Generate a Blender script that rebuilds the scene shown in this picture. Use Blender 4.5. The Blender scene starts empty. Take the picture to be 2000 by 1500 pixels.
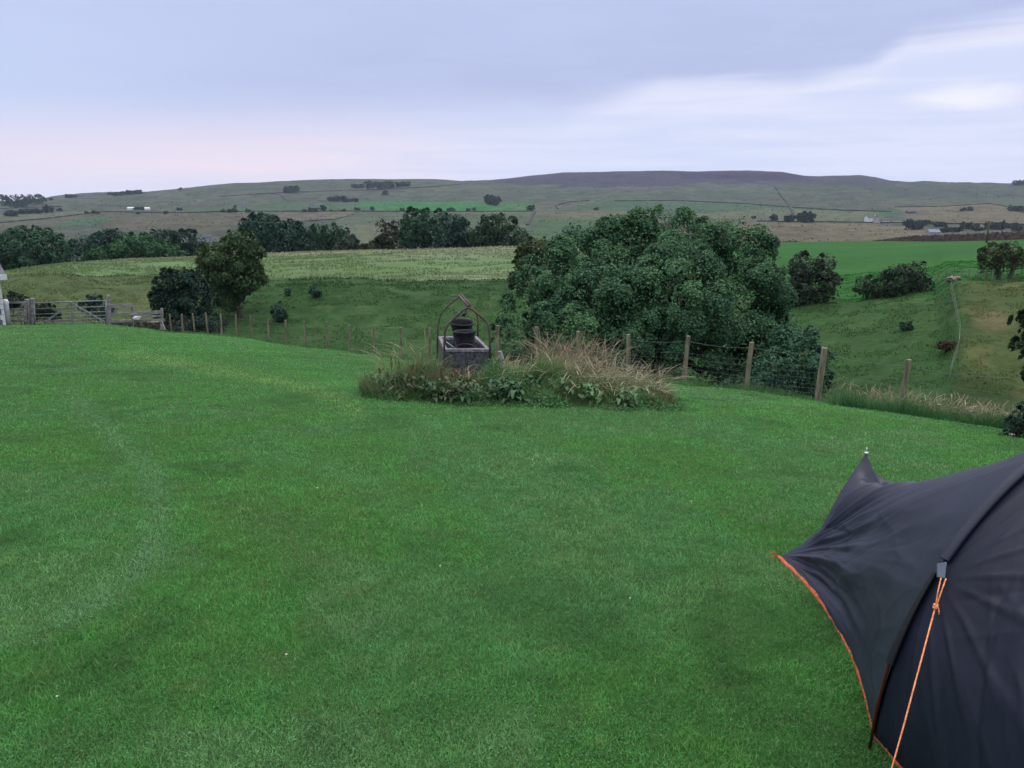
import bpy, math, random
import numpy as np
from mathutils import Vector, Matrix
random.seed(7); R = np.random.default_rng(7)
S = bpy.context.scene; C = S.collection

# ------------------------------------------------------------------ camera
F = 1555.0; EYE = 1.6
PITCH = math.atan(340.0 / F); CP, SP = math.cos(PITCH), math.sin(PITCH)
cd = bpy.data.cameras.new('camera'); cam = bpy.data.objects.new('camera', cd); C.objects.link(cam)
cam.location = (0, 0, EYE); cam.rotation_euler = (math.pi / 2 - PITCH, 0, 0)
cd.sensor_width = 36; cd.lens = 36 * F / 2000; cd.clip_start = 0.05; cd.clip_end = 12000
S.camera = cam

# ------------------------------------------------------------------ sky, sun, exposure
S.view_settings.view_transform = 'Standard'; S.view_settings.look = 'None'
S.view_settings.exposure = 0.0; S.view_settings.gamma = 1.0
S.view_settings.use_curve_mapping = False
SUN_EL, SUN_AZ = math.radians(48), math.radians(35)     # azimuth from +Y towards +X
S.cycles.volume_bounces = 1; S.cycles.max_bounces = 6; S.cycles.diffuse_bounces = 3
S.cycles.use_denoising = True

def lin(c):
    return tuple(((v / 255) / 12.92 if v <= 10 else (((v / 255) + 0.055) / 1.055) ** 2.4) for v in c)

class NT:
    def __init__(s, tree): s.t = tree; s.n = tree.nodes; s.l = tree.links
    def node(s, typ, **kw):
        n = s.n.new(typ)
        for k, v in kw.items(): setattr(n, k, v)
        return n
    def put(s, sock, v):
        if isinstance(v, bpy.types.NodeSocket): s.l.new(v, sock)
        elif v is not None: sock.default_value = v
    def math(s, op, a, b=None, c=None, clamp=False):
        n = s.node('ShaderNodeMath', operation=op, use_clamp=clamp)
        s.put(n.inputs[0], a); s.put(n.inputs[1], b)
        if c is not None: s.put(n.inputs[2], c)
        return n.outputs[0]
    def sstep(s, v, a, b, lo=0.0, hi=1.0):
        n = s.node('ShaderNodeMapRange', interpolation_type='SMOOTHSTEP')
        s.put(n.inputs[0], v); s.put(n.inputs[1], a); s.put(n.inputs[2], b); n.inputs[3].default_value = lo; n.inputs[4].default_value = hi
        return n.outputs[0]
    def mix(s, f, a, b, bt='MIX'):
        n = s.node('ShaderNodeMix', data_type='RGBA', blend_type=bt)
        s.put(n.inputs[0], f)
        s.put(n.inputs[6], a if isinstance(a, bpy.types.NodeSocket) else (*a, 1))
        s.put(n.inputs[7], b if isinstance(b, bpy.types.NodeSocket) else (*b, 1))
        return n.outputs[2]
    def noise(s, vec, scale, detail=4, rough=0.55, dist=0.0, col=False):
        n = s.node('ShaderNodeTexNoise'); s.put(n.inputs['Vector'], vec)
        n.inputs['Scale'].default_value = scale; n.inputs['Detail'].default_value = detail
        n.inputs['Roughness'].default_value = rough; n.inputs['Distortion'].default_value = dist
        return n.outputs[1 if col else 0]

w = bpy.data.worlds.new('World'); S.world = w; w.use_nodes = True
N = NT(w.node_tree); N.n.clear()
tc = N.node('ShaderNodeTexCoord').outputs['Generated']
sx = N.node('ShaderNodeSeparateXYZ'); N.l.new(tc, sx.inputs[0]); X_, Y_, Z_ = sx.outputs
az = N.math('ARCTAN2', X_, Y_)
hyp = N.math('SQRT', N.math('ADD', N.math('MULTIPLY', X_, X_), N.math('MULTIPLY', Y_, Y_)))
el = N.math('ARCTAN2', Z_, hyp)                      # radians above the horizon
cmb = N.node('ShaderNodeCombineXYZ'); N.put(cmb.inputs[0], N.math('MULTIPLY', az, 1.0)); N.put(cmb.inputs[1], N.math('MULTIPLY', el, 5.5)); 
# make the clouds wrap the dome: noise domain in az / stretched elevation
nz = N.noise(cmb.outputs[0], 2.6, 7, 0.55, 0.35); nz2 = N.noise(cmb.outputs[0], 7.0, 6, 0.6, 0.6); nz3 = N.noise(cmb.outputs[0], 1.3, 3, 0.5)
cmb2 = N.node('ShaderNodeCombineXYZ'); N.put(cmb2.inputs[0], az); N.put(cmb2.inputs[1], N.math('MULTIPLY', el, 16.0))
nst = N.noise(cmb2.outputs[0], 3.2, 6, 0.55, 0.4)
# lower edge of the grey cloud sheet as a function of azimuth
azn = N.math('MULTIPLY_ADD', az, 1 / 1.3, 0.5)     # -0.65..0.65 rad -> 0..1
rp = N.node('ShaderNodeValToRGB'); N.put(rp.inputs[0], azn); cr = rp.color_ramp
def elof(px, py):
    return math.atan((750 - py) / F * CP * 1.0) * 0 + math.asin((-(SP) + (750 - py) / F * CP) / math.sqrt(1 + ((px - 1000) / F) ** 2 + ((750 - py) / F) ** 2))
def azof(px, py):
    return math.atan2((px - 1000) / F, CP + (750 - py) / F * SP)
pts = [(0, 240), (400, 235), (800, 215), (1100, 212), (1200, 185), (1290, 163), (1560, 160), (1700, 125), (1780, 70), (2000, 30)]
els = cr.elements
for i, (px, py) in enumerate(pts):
    pos = azof(px, py) / 1.3 + 0.5; v = elof(px, py) / 0.4
    e = els[i] if i < 2 else els.new(pos)
    e.position = pos; e.color = (v, v, v, 1)
edge = N.math('MULTIPLY', rp.outputs[0], 0.4)
dist_e = N.math('SUBTRACT', el, edge)                # >0 above the sheet's edge
wob = N.math('MULTIPLY_ADD', N.math('SUBTRACT', nz, 0.5), 0.035, N.math('MULTIPLY', N.math('SUBTRACT', nst, 0.5), 0.045))
dd = N.math('ADD', dist_e, wob)
soft = N.sstep(azn, 0.4, 0.66, 0.05, 0.016)
sheet = N.sstep(N.math('DIVIDE', dd, soft), -1.0, 1.0)
low = N.mix(N.sstep(nst, 0.35, 0.65), lin((214, 222, 251)), lin((226, 230, 254)))
pink = N.math('MULTIPLY', N.sstep(az, 0.08, -0.32), N.math('MULTIPLY', N.sstep(el, 0.0, 0.05), N.sstep(el, 0.14, 0.07)))
low = N.mix(N.math('MULTIPLY', N.math('MULTIPLY', pink, .75), N.sstep(nst, 0.2, 0.7, 0.55, 1.0)), low, lin((252, 231, 241)))
low = N.mix(N.math('MULTIPLY', N.sstep(az, -0.15, -0.6, 0, 0.5), N.sstep(el, 0.05, 0.0)), low, lin((226, 228, 250)))
hi_ = N.mix(N.sstep(N.math('MULTIPLY_ADD', N.math('SUBTRACT', nz, 0.5), 0.12, dist_e), 0.0, 0.16), lin((184, 194, 232)), lin((190, 202, 239)))
hi_ = N.mix(N.math('MULTIPLY', N.sstep(az, -0.1, -0.6), N.sstep(nz3, 0.3, 0.6, 0.4, 1.0)), hi_, lin((200, 213, 247)))
hi_ = N.mix(N.sstep(nz2, 0.35, 0.75, 0.0, 0.35), hi_, lin((196, 209, 246)))
rim = N.math('MULTIPLY', N.math('MULTIPLY', N.sstep(dd, -0.035, -0.006), N.sstep(dd, 0.006, -0.004)), N.sstep(az, .02, .25))
low = N.mix(N.math('MULTIPLY', rim, N.sstep(nst, .3, .6, .2, .55)), low, lin((240, 241, 255)))
sky = N.mix(sheet, low, hi_)
# bright break in the cloud at the right
ba, be = azof(1890, 186), elof(1890, 186)
q = N.math('SQRT', N.math('ADD', N.math('POWER', N.math('DIVIDE', N.math('ADD', N.math('SUBTRACT', az, ba), N.math('MULTIPLY', N.math('SUBTRACT', nz2, 0.5), 0.06)), 0.06), 2.0),
                   N.math('POWER', N.math('DIVIDE', N.math('ADD', N.math('SUBTRACT', el, be), N.math('MULTIPLY', N.math('SUBTRACT', nz2, 0.5), 0.03)), 0.015), 2.0)))
sky = N.mix(N.sstep(q, 1.3, 0.2, 0, 0.85), sky, lin((249, 248, 255)))
sky = N.mix(N.sstep(el, 0.25, 0.7), sky, (0.56, 0.565, 0.53))
boost = N.math('MULTIPLY', N.sstep(el, 0.25, 1.05, 1.0, 4.9), 10.0)
cl = N.node('ShaderNodeVectorMath', operation='SCALE'); N.put(cl.inputs[0], sky); N.put(cl.inputs['Scale'], boost)
st = N.node('ShaderNodeTexSky', sky_type='NISHITA', sun_disc=False, sun_elevation=SUN_EL, sun_rotation=SUN_AZ)
fin = N.mix(0.985, st.outputs[0], cl.outputs[0])
bg = N.node('ShaderNodeBackground'); N.put(bg.inputs[0], fin); bg.inputs[1].default_value = 0.1
out = N.node('ShaderNodeOutputWorld'); N.l.new(bg.outputs[0], out.inputs[0])

ld = bpy.data.lights.new('sun', 'SUN'); sun = bpy.data.objects.new('sun', ld); C.objects.link(sun)
ld.energy = 0.8; ld.angle = math.radians(35); ld.color = (1, 0.95, 0.9)
sun.rotation_euler = Vector((-math.sin(SUN_AZ) * math.cos(SUN_EL), -math.cos(SUN_AZ) * math.cos(SUN_EL), -math.sin(SUN_EL))).to_track_quat('-Z', 'Y').to_euler()

# ------------------------------------------------------------------ helpers
def ray(px, py):
    a, b = (px - 1000) / F, (750 - py) / F
    return np.array([a, CP + b * SP, -SP + b * CP])
def pt(px, py, Y):
    d = ray(px, py); return np.array([0, 0, EYE]) + d * (Y / d[1])
def proj(P):
    P = np.asarray(P, float); y = P[..., 1]; z = P[..., 2] - EYE
    d = y * CP - z * SP; d = np.where(d > 0.05, d, 0.05)
    return 1000 + F * P[..., 0] / d, 750 - F * (z * CP + y * SP) / d

def hsh(ix, iy, s):
    h = (ix.astype(np.int64) * 374761393 + iy.astype(np.int64) * 668265263 + s * 1442695041) & 0xFFFFFFFF
    h = ((h ^ (h >> 13)) * 1274126177) & 0xFFFFFFFF
    return ((h ^ (h >> 16)) & 0xFFFF) / 65535.0
def vnoise(x, y, s=0):
    x = np.asarray(x, float); y = np.asarray(y, float)
    ix, iy = np.floor(x), np.floor(y); fx, fy = x - ix, y - iy
    fx = fx * fx * (3 - 2 * fx); fy = fy * fy * (3 - 2 * fy)
    a = hsh(ix, iy, s); b = hsh(ix + 1, iy, s); c = hsh(ix, iy + 1, s); d = hsh(ix + 1, iy + 1, s)
    return (a * (1 - fx) + b * fx) * (1 - fy) + (c * (1 - fx) + d * fx) * fy
def fbm(x, y, o=4, s=0, g=0.5):
    t = 0; a = 1; n = 0
    for i in range(o):
        t = t + a * vnoise(x * 2 ** i + 17.3 * i, y * 2 ** i - 9.1 * i, s + i); n += a; a *= g
    return t / n
def ss(v, a, b):
    t = np.clip((v - a) / (b - a), 0, 1); return t * t * (3 - 2 * t)

def mesh(name, V, Fc, mat, col=None, parent=None, smooth=True, n=None):
    """Fc: array (M,3|4) or list of such arrays"""
    V = np.asarray(V, np.float32).reshape(-1, 3)
    Fs = Fc if isinstance(Fc, list) else [Fc]
    Fs = [np.asarray(f, np.int32) for f in Fs if len(f)]
    me = bpy.data.meshes.new(name)
    me.vertices.add(len(V)); me.vertices.foreach_set('co', V.ravel())
    loops = np.concatenate([f.ravel() for f in Fs]); tot = np.concatenate([np.full(len(f), f.shape[1], np.int32) for f in Fs])
    st_ = np.concatenate([[0], np.cumsum(tot)[:-1]]).astype(np.int32)
    me.loops.add(len(loops)); me.loops.foreach_set('vertex_index', loops)
    me.polygons.add(len(tot)); me.polygons.foreach_set('loop_start', st_)
    me.polygons.foreach_set('use_smooth', np.full(len(tot), bool(smooth)))
    me.update(calc_edges=True)
    if col is not None:
        a = me.color_attributes.new('Col', 'FLOAT_COLOR', 'POINT')
        c = np.ones((len(V), 4), np.float32); c[:, :3] = col
        a.data.foreach_set('color', c.ravel())
    me.materials.append(mat)
    o = bpy.data.objects.new(name, me); C.objects.link(o)
    if parent is not None:
        o.parent = parent
        o.location = -np.array(parent.location)      # vertices are in world units; thing stands at its base
    return o
def recenter(o, loc):
    """move an un-parented mesh's origin to loc"""
    me = o.data; n = len(me.vertices); a = np.empty(n * 3, np.float32); me.vertices.foreach_get('co', a)
    a = a.reshape(-1, 3) - np.asarray(loc, np.float32); me.vertices.foreach_set('co', a.ravel()); me.update(); o.location = loc
def tag(o, label, cat, group=None):
    o['label'] = label; o['category'] = cat
    if group: o['group'] = group
    return o
def thing(name, label, cat, loc, group=None):
    o = bpy.data.objects.new(name, None); C.objects.link(o); o.location = [float(v) for v in loc]; o.empty_display_size = 0.3
    return tag(o, label, cat, group)
def kind(o, k): o['kind'] = k; return o

class MB:
    def __init__(s): s.V = []; s.F3 = []; s.F4 = []; s.n = 0
    def add(s, V, F):
        V = np.asarray(V, float).reshape(-1, 3); F = np.asarray(F, int)
        (s.F4 if F.shape[1] == 4 else s.F3).append(F + s.n); s.V.append(V); s.n += len(V); return s
    def tube(s, P, r, n=8, caps=True):
        P = [np.asarray(p, float) for p in P]; r = [r] * len(P) if np.isscalar(r) else list(r)
        rings = []; up = None
        for i, p in enumerate(P):
            d = (P[min(i + 1, len(P) - 1)] - P[max(i - 1, 0)]); d = d / (np.linalg.norm(d) + 1e-9)
            if up is None: up = np.cross(d, [0.3, 0.9, 0.2] if abs(d[2]) > 0.9 else [0, 0, 1.0])
            up = up - d * np.dot(up, d); up /= np.linalg.norm(up) + 1e-9
            q = np.cross(d, up); a = np.arange(n) * 2 * math.pi / n + math.pi / n
            rings.append(p + r[i] * (np.cos(a)[:, None] * up + np.sin(a)[:, None] * q))
        V = np.concatenate(rings); k = np.arange(n); k2 = (k + 1) % n; Fq = []
        for i in range(len(P) - 1): Fq.append(np.stack([k + i * n, k2 + i * n, k2 + (i + 1) * n, k + (i + 1) * n], 1))
        Fq = np.concatenate(Fq)
        if caps:
            V = np.concatenate([V, [P[0], P[-1]]]); c0, c1 = len(V) - 2, len(V) - 1; L = (len(P) - 1) * n
            s.F3.append(np.concatenate([np.stack([k2, k, np.full(n, c0)], 1), np.stack([k + L, k2 + L, np.full(n, c1)], 1)]) + s.n)
        s.F4.append(Fq + s.n); s.V.append(V); s.n += len(V); return s
    def box(s, a, b, M=None, jit=0):
        a = np.minimum(a, b), np.maximum(a, b); lo, hi = a
        V = np.array([[x, y, z] for z in (lo[2], hi[2]) for y in (lo[1], hi[1]) for x in (lo[0], hi[0])], float)
        if jit: V += R.uniform(-jit, jit, V.shape)
        if M is not None: V = M(V)
        return s.add(V, [[0, 2, 3, 1], [4, 5, 7, 6], [0, 1, 5, 4], [2, 6, 7, 3], [0, 4, 6, 2], [1, 3, 7, 5]])
    def beam(s, p, q, w, h):
        """rectangular bar from p to q, w sideways (horizontal), h tall"""
        p, q = np.asarray(p, float), np.asarray(q, float); d = q - p; d /= np.linalg.norm(d)
        sd = np.cross(d, [0, 0, 1.0]); 
        if np.linalg.norm(sd) < 1e-3: sd = np.array([1.0, 0, 0])
        sd /= np.linalg.norm(sd); up = np.cross(sd, d)
        V = [e + sx_ * sd * w / 2 + sz * up * h / 2 for e in (p, q) for sz in (-1, 1) for sx_ in (-1, 1)]
        return s.add(V, [[0, 1, 3, 2], [4, 6, 7, 5], [0, 4, 5, 1], [2, 3, 7, 6], [0, 2, 6, 4], [1, 5, 7, 3]])
    def build(s, name, mat, parent=None, smooth=False, col=None):
        Fs = []
        if s.F4: Fs.append(np.concatenate(s.F4))
        if s.F3: Fs.append(np.concatenate(s.F3))
        return mesh(name, np.concatenate(s.V), Fs, mat, col=col, parent=parent, smooth=smooth)

def material(name, fn):
    m = bpy.data.materials.new(name); m.use_nodes = True; N = NT(m.node_tree); N.n.clear()
    b = N.node('ShaderNodeBsdfPrincipled'); o = N.node('ShaderNodeOutputMaterial'); N.l.new(b.outputs[0], o.inputs[0])
    fn(N, b, o); return m
def colattr(N): 
    n = N.node('ShaderNodeVertexColor', layer_name='Col'); return n.outputs[0]
def bump(N, b, h, dist, strength=1.0):
    n = N.node('ShaderNodeBump'); n.inputs['Strength'].default_value = strength; n.inputs['Distance'].default_value = dist
    N.put(n.inputs['Height'], h); N.l.new(n.outputs[0], b.inputs['Normal'])

def terrain_mat(name, sc1, sc2, amt, bd):
    def fn(N, b, o):
        g = N.node('ShaderNodeNewGeometry').outputs['Position']
        a = N.noise(g, sc1, 6, 0.65); c = N.noise(g, sc2, 6, 0.6)
        f = N.math('MULTIPLY', N.sstep(a, 0.25, 0.75, 1 - amt, 1 + amt), N.sstep(c, 0.3, 0.7, 1 - amt * .6, 1 + amt * .6))
        v = N.node('ShaderNodeVectorMath', operation='SCALE'); N.put(v.inputs[0], colattr(N)); N.put(v.inputs['Scale'], f)
        N.put(b.inputs['Base Color'], v.outputs[0]); b.inputs['Roughness'].default_value = 0.95; b.inputs['Specular IOR Level'].default_value = 0.1
        bump(N, b, a, bd, 0.8)
    return material(name, fn)
M_LAWN = terrain_mat('lawn_soil', 30, 4, 0.3, 0.01)
M_SLOPE = terrain_mat('rough_pasture', 1.6, 0.35, 0.22, 0.25)
M_FIELD = terrain_mat('meadow', 1.2, 0.2, 0.14, 0.15)
M_FAR = terrain_mat('hill_grass', 0.09, 0.02, 0.26, 3.0)

def leaf_mat(name, trans=0.15, rough=0.6):
    def fn(N, b, o):
        b.inputs['Roughness'].default_value = rough; b.inputs['Specular IOR Level'].default_value = 0.2
        c = colattr(N); N.put(b.inputs['Base Color'], c)
        t = N.node('ShaderNodeBsdfTranslucent'); N.put(t.inputs[0], c)
        m = N.node('ShaderNodeMixShader'); m.inputs[0].default_value = trans
        N.l.new(b.outputs[0], m.inputs[1]); N.l.new(t.outputs[0], m.inputs[2]); N.l.new(m.outputs[0], o.inputs[0])
    return material(name, fn)
M_LEAF = leaf_mat('foliage'); M_GRASS = leaf_mat('grass_blades', 0.35, 0.55)

def plain(name, c, rough=0.7, metal=0.0, var=0.25, scale=8, c2=None, bd=0.004, spec=0.3, stretch=None):
    def fn(N, b, o):
        g = N.node('ShaderNodeNewGeometry').outputs['Position']
        if stretch:
            mp = N.node('ShaderNodeMapping'); N.l.new(g, mp.inputs[0]); mp.inputs['Scale'].default_value = stretch; g = mp.outputs[0]
        a = N.noise(g, scale, 6, 0.65)
        k = N.sstep(a, 0.35, 0.68)
        lo = tuple(v * (1 - var) for v in c)
        N.put(b.inputs['Base Color'], N.mix(k, lo, c2 or c)); b.inputs['Roughness'].default_value = rough
        b.inputs['Metallic'].default_value = metal; b.inputs['Specular IOR Level'].default_value = spec
        if bd: bump(N, b, a, bd)
    return material(name, fn)
M_BARK = plain('bark', (0.05, 0.045, 0.035), 0.9, scale=6, c2=(0.085, 0.08, 0.06), bd=0.02)
M_POST = plain('weathered_post_wood', (0.11, 0.10, 0.065), 0.9, scale=14, c2=(0.20, 0.185, 0.14), stretch=(1, 1, 0.15))
M_GREYWOOD = plain('grey_wood', (0.16, 0.15, 0.155), 0.9, scale=10, c2=(0.28, 0.27, 0.28), stretch=(0.3, 1, 1))
M_GALV = plain('galvanised_steel', (0.15, 0.165, 0.20), 0.5, metal=0.2, scale=10, c2=(0.24, 0.26, 0.30), bd=0)
M_WIRE = plain('fence_wire', (0.16, 0.17, 0.19), 0.5, metal=0.4, bd=0)
M_IRON = plain('rusty_iron', (0.055, 0.045, 0.05), 0.75, metal=0.2, scale=25, c2=(0.12, 0.08, 0.075), bd=0.002)
M_RUBBER = plain('black_rubber', (0.014, 0.013, 0.022), 0.5, scale=14, c2=(0.028, 0.026, 0.040), bd=0.002)
M_STONE = plain('trough_stone', (0.03, 0.034, 0.042), 0.9, scale=16, c2=(0.095, 0.105, 0.125), var=0.3, bd=0.015)
M_RIM = plain('worn_stone_rim', (0.12, 0.115, 0.14), 0.85, scale=16, c2=(0.24, 0.23, 0.28), bd=0.006)
M_WALL = plain('dry_stone', (0.012, 0.012, 0.015), 0.95, scale=2.5, c2=(0.026, 0.024, 0.028), bd=0.1)
M_WHITE = plain('white_paint', (0.62, 0.62, 0.68), 0.6, scale=3, bd=0)
M_SLATE = plain('slate_roof', (0.05, 0.055, 0.07), 0.8, scale=1, c2=(0.09, 0.095, 0.115), bd=0.02)
M_GREYWALL = plain('grey_wall', (0.20, 0.21, 0.26), 0.85, scale=2, c2=(0.27, 0.28, 0.34), bd=0.01)
M_DARKGLASS = plain('dark_window', (0.03, 0.035, 0.05), 0.2, bd=0)
M_ORANGE = plain('orange_trim', (0.42, 0.07, 0.03), 0.7, scale=30, c2=(0.55, 0.11, 0.045), bd=0)
M_CORD = plain('orange_cord', (0.60, 0.18, 0.07), 0.7, scale=120, c2=(0.85, 0.33, 0.16), bd=0.001)
M_POLE = plain('red_brown_pole', (0.06, 0.012, 0.008), 0.35, scale=20, bd=0)
M_TAB = plain('grey_webbing', (0.085, 0.105, 0.16), 0.7, scale=60, bd=0)
M_METAL = plain('bright_metal', (0.6, 0.62, 0.66), 0.3, metal=0.7, bd=0)
M_DUMMY = None

# ------------------------------------------------------------------ terrain
A = 8.0                                            # columns fan out from (0,-8)
NC = 560; UP = np.linspace(-1.05, 1.05, NC)
def line_px(L):
    P = np.array([pt(a, b, c) for a, b, c in L]); u = P[:, 0] / (P[:, 1] + A)
    o = np.argsort(u); return np.interp(UP, u[o], P[o, 1]), np.interp(UP, u[o], P[o, 2])
# fence line on plan
def fpos(i): t = i / 22.0; return -19 + 25.5 * t, 44 - 27.5 * t
fence_top = {0: 613, 1: 613, 2: 612, 3: 611, 4: 613, 5: 615, 6: 617, 7: 623, 8: 625, 9: 627, 10: 628, 11: 635, 12: 635, 13: 640, 14: 640, 15: 640, 16: 636,
             17: 638, 18: 647, 19: 653, 20: 656, 21: 668, 22: 679, 23: 702}
fence_bot = {0: 650, 1: 651, 2: 652, 3: 653, 4: 656, 5: 658, 6: 662, 7: 669, 8: 674, 9: 679, 10: 683, 11: 688, 12: 695, 13: 702, 14: 706, 15: 708, 16: 712,
             17: 718, 18: 729, 19: 740, 20: 752, 21: 763, 22: 783, 23: 806}
FL = [(8, 634, 41), (70, 634, 42), (208, 633, 42.5), (300, 642, 43.8)]
for i in range(0, 24):
    X, Y = fpos(i)
    FL.append((None, fence_bot[i], Y, X))
FL2 = []
for q_ in FL:
    if q_[0] is None:
        X, Y = q_[3], q_[2]; z = 0
        # find px for this X,Y,py
        px = 1000.0
        for _ in range(20):
            P = pt(px, q_[1], Y); px += (X - P[0]) * F / Y
        FL2.append((px, q_[1], Y))
    else: FL2.append(q_)
FL2 += [(1960, 838, 13.6), (2250, 880, 11.5), (2600, 900, 10)]
yF, zF = line_px(FL2)
# the lawn rolls on a little way past the fence before the bank drops
def const(Y, Z): return np.full(NC, float(Y)), np.full(NC, float(Z))
def byu(T):                                         # (px far, Y, Z)
    u = np.array([(a - 1000) / F * CP for a, _, _ in T]); Yv = np.array([b for _, b, _ in T]); Zv = np.array([c for _, _, c in T])
    u = u * Yv / (Yv + A)
    return np.interp(UP, u, Yv), np.interp(UP, u, Zv)
K = []
K.append(byu([(0, 62, -11.0), (400, 60, -12.6), (1000, 52, -13.0), (1500, 45, -12.6), (2000, 42, -12.0)]))
K.append(line_px([(-300, 548, 88), (0, 548, 88), (120, 538, 92), (210, 541, 95), (300, 537, 97), (500, 550, 95), (970, 549, 95), (1300, 562, 90), (1550, 600, 80), (1660, 596, 78), (1830, 584, 72), (1870, 556, 70), (2000, 548, 70), (2400, 540, 70)]))
K.append(line_px([(-300, 550, 140), (0, 540, 140), (70, 525, 145), (130, 517, 150), (250, 508, 155), (380, 503, 158), (520, 497, 160), (700, 490, 160), (850, 486, 160), (1000, 484, 160), (1300, 478, 175), (1520, 474, 190), (1720, 470, 190), (2000, 469, 190), (2400, 469, 190)]))
K.append(byu([(0, 300, -34), (1000, 300, -34), (2000, 330, -34)]))
K.append(const(650, -41 + EYE))
K.append(line_px([(-400, 452, 1100), (2400, 452, 1100)]))
K.append(line_px([(-400, 418, 1650), (0, 418, 1650), (1000, 412, 1700), (2400, 414, 1700)]))
K.append(line_px([(-400, 406, 2200), (0, 405, 2200), (300, 394, 2300), (1000, 386, 2300), (2400, 388, 2300)]))
SKY = [(-400, 400), (0, 398), (60, 393), (130, 384), (170, 380), (210, 379), (240, 380), (280, 376), (350, 369), (420, 361), (460, 358), (500, 357), (600, 352), (700, 350), (850, 350), (900, 354), (960, 353), (1000, 349), (1050, 343), (1100, 338),
       (1200, 336), (1340, 336), (1430, 333), (1480, 334), (1530, 337), (1570, 344), (1600, 345), (1680, 343), (1710, 347), (1740, 354), (1780, 357), (1900, 359), (1960, 360), (2400, 352)]
K.append(line_px([(a, b, 3200) for a, b in SKY]))
K.append((np.full(NC, 4000.0), K[-1][1] - 90))
NR = [110, 26, 60, 44, 18, 22, 70, 90, 80, 90, 6]      # rows after: fence, gully, bench, crest, dip, ...
def pchip(xk, yk, xq):
    """xk (K,NC) increasing, yk (K,NC), xq (Q,NC) -> monotone cubic"""
    h = np.diff(xk, axis=0); d = np.diff(yk, axis=0) / h
    m = np.zeros_like(yk)
    w1 = 2 * h[1:] + h[:-1]; w2 = h[1:] + 2 * h[:-1]
    with np.errstate(divide='ignore', invalid='ignore'):
        hm = (w1 + w2) / (w1 / d[:-1] + w2 / d[1:])
    m[1:-1] = np.where(d[:-1] * d[1:] > 0, hm, 0); m[0] = d[0]; m[-1] = d[-1]
    out = np.zeros_like(xq)
    for k in range(len(xk) - 1):
        t = (xq - xk[k]) / h[k]; s = (t >= 0) & (t <= 1) if k else (t <= 1)
        tt = np.clip(t, 0, 1)
        v = (2 * tt ** 3 - 3 * tt ** 2 + 1) * yk[k] + (tt ** 3 - 2 * tt ** 2 + tt) * h[k] * m[k] + (-2 * tt ** 3 + 3 * tt ** 2) * yk[k + 1] + (tt ** 3 - tt ** 2) * h[k] * m[k + 1]
        out = np.where(s, v, out)
    return out
cL = (-zF - 0.08 * yF) / yF ** 2                      # lawn curvature so it meets the fence line
MX, MY = 0.2, 12.15                                    # centre of the overgrown mound
def lawn_z(X, Y, c): 
    z = -0.08 * Y - c * np.maximum(Y, 0) ** 2
    return z
rows_Y = []; rows_Z = []
t = np.linspace(0, 1, NR[0]) ** 1.35
Yl = -6 + (yF[None] + 6) * t[:, None]
Zl = lawn_z(None, Yl, cL[None]); rows_Y.append(Yl); rows_Z.append(Zl)
xk = [yF - 1.0, yF, yF + 1.2]; zk = [lawn_z(0, yF - 1.0, cL), zF, zF - 0.42]
for y, z in K: xk.append(y); zk.append(z)
xk = np.array(xk); zk = np.array(zk)
bounds = [yF] + [k[0] for k in K]; seg_rows = [NR[0]]
for i in range(len(K)):
    n = NR[i + 1]; t = np.arange(1, n + 1)[:, None] / n
    if i == 0: t = t ** 1.8
    if i == 2: t = 1 - (1 - t) ** 1.3
    Yq = bounds[i] + (bounds[i + 1] - bounds[i]) * t
    rows_Y.append(Yq); rows_Z.append(pchip(xk, zk, Yq)); seg_rows.append(n)
GY = np.concatenate(rows_Y); GZ = np.concatenate(rows_Z); GX = UP[None] * (GY + A)
cum = np.cumsum(seg_rows)                              # row index ends
# relief
fw = ss(GY, 40, 60) 
GZ += (fbm(GX / 2.5, GY / 2.5, 3, 5) - .5) * 0.06 * (1 - fw) * ss(GY, 1, 6)
e = (((GX - MX) / 2.6) ** 2 + ((GY - MY) / 1.6) ** 2); GZ += 0.22 * np.exp(-e * 1.2)
gm = ss(GY, bounds[0][None] + 4, bounds[0][None] + 14)
near = gm * (1 - ss(GY, 110, 135))
GZ += near * (fbm(GX / 9, GY / 6, 4, 11) - .5) * 1.1
# terracettes on the bank
GZ += near * np.clip(1 - np.abs(GY - 80) / 25, 0, 1) * 0.10 * np.sin(GZ * 9 + 3 * fbm(GX / 8, GY / 8, 2, 3))
GZ += ss(GY, 95, 110) * (1 - ss(GY, 190, 230)) * (fbm(GX / 25, GY / 25, 3, 21) - .5) * 0.7
far = ss(GY, 650, 1000)
skyf = 1 - ss(GY, 2900, 3180)
GZ += far * (fbm(GX / 260, GY / 180, 5, 31) - .5) * (8 + 22 * ss(GY, 1500, 2600)) * (0.15 + 0.85 * skyf)
GZ += far * (fbm(GX / 60, GY / 40, 4, 41) - .5) * 9 * (0.25 + 0.75 * skyf)
GZ += far * (fbm(GX / 24, GY / 12, 3, 43) - .5) * 5 * (0.3 + 0.7 * skyf) * ss(fbm(GX / 300, GY / 200, 3, 44), .35, .6)
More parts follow.
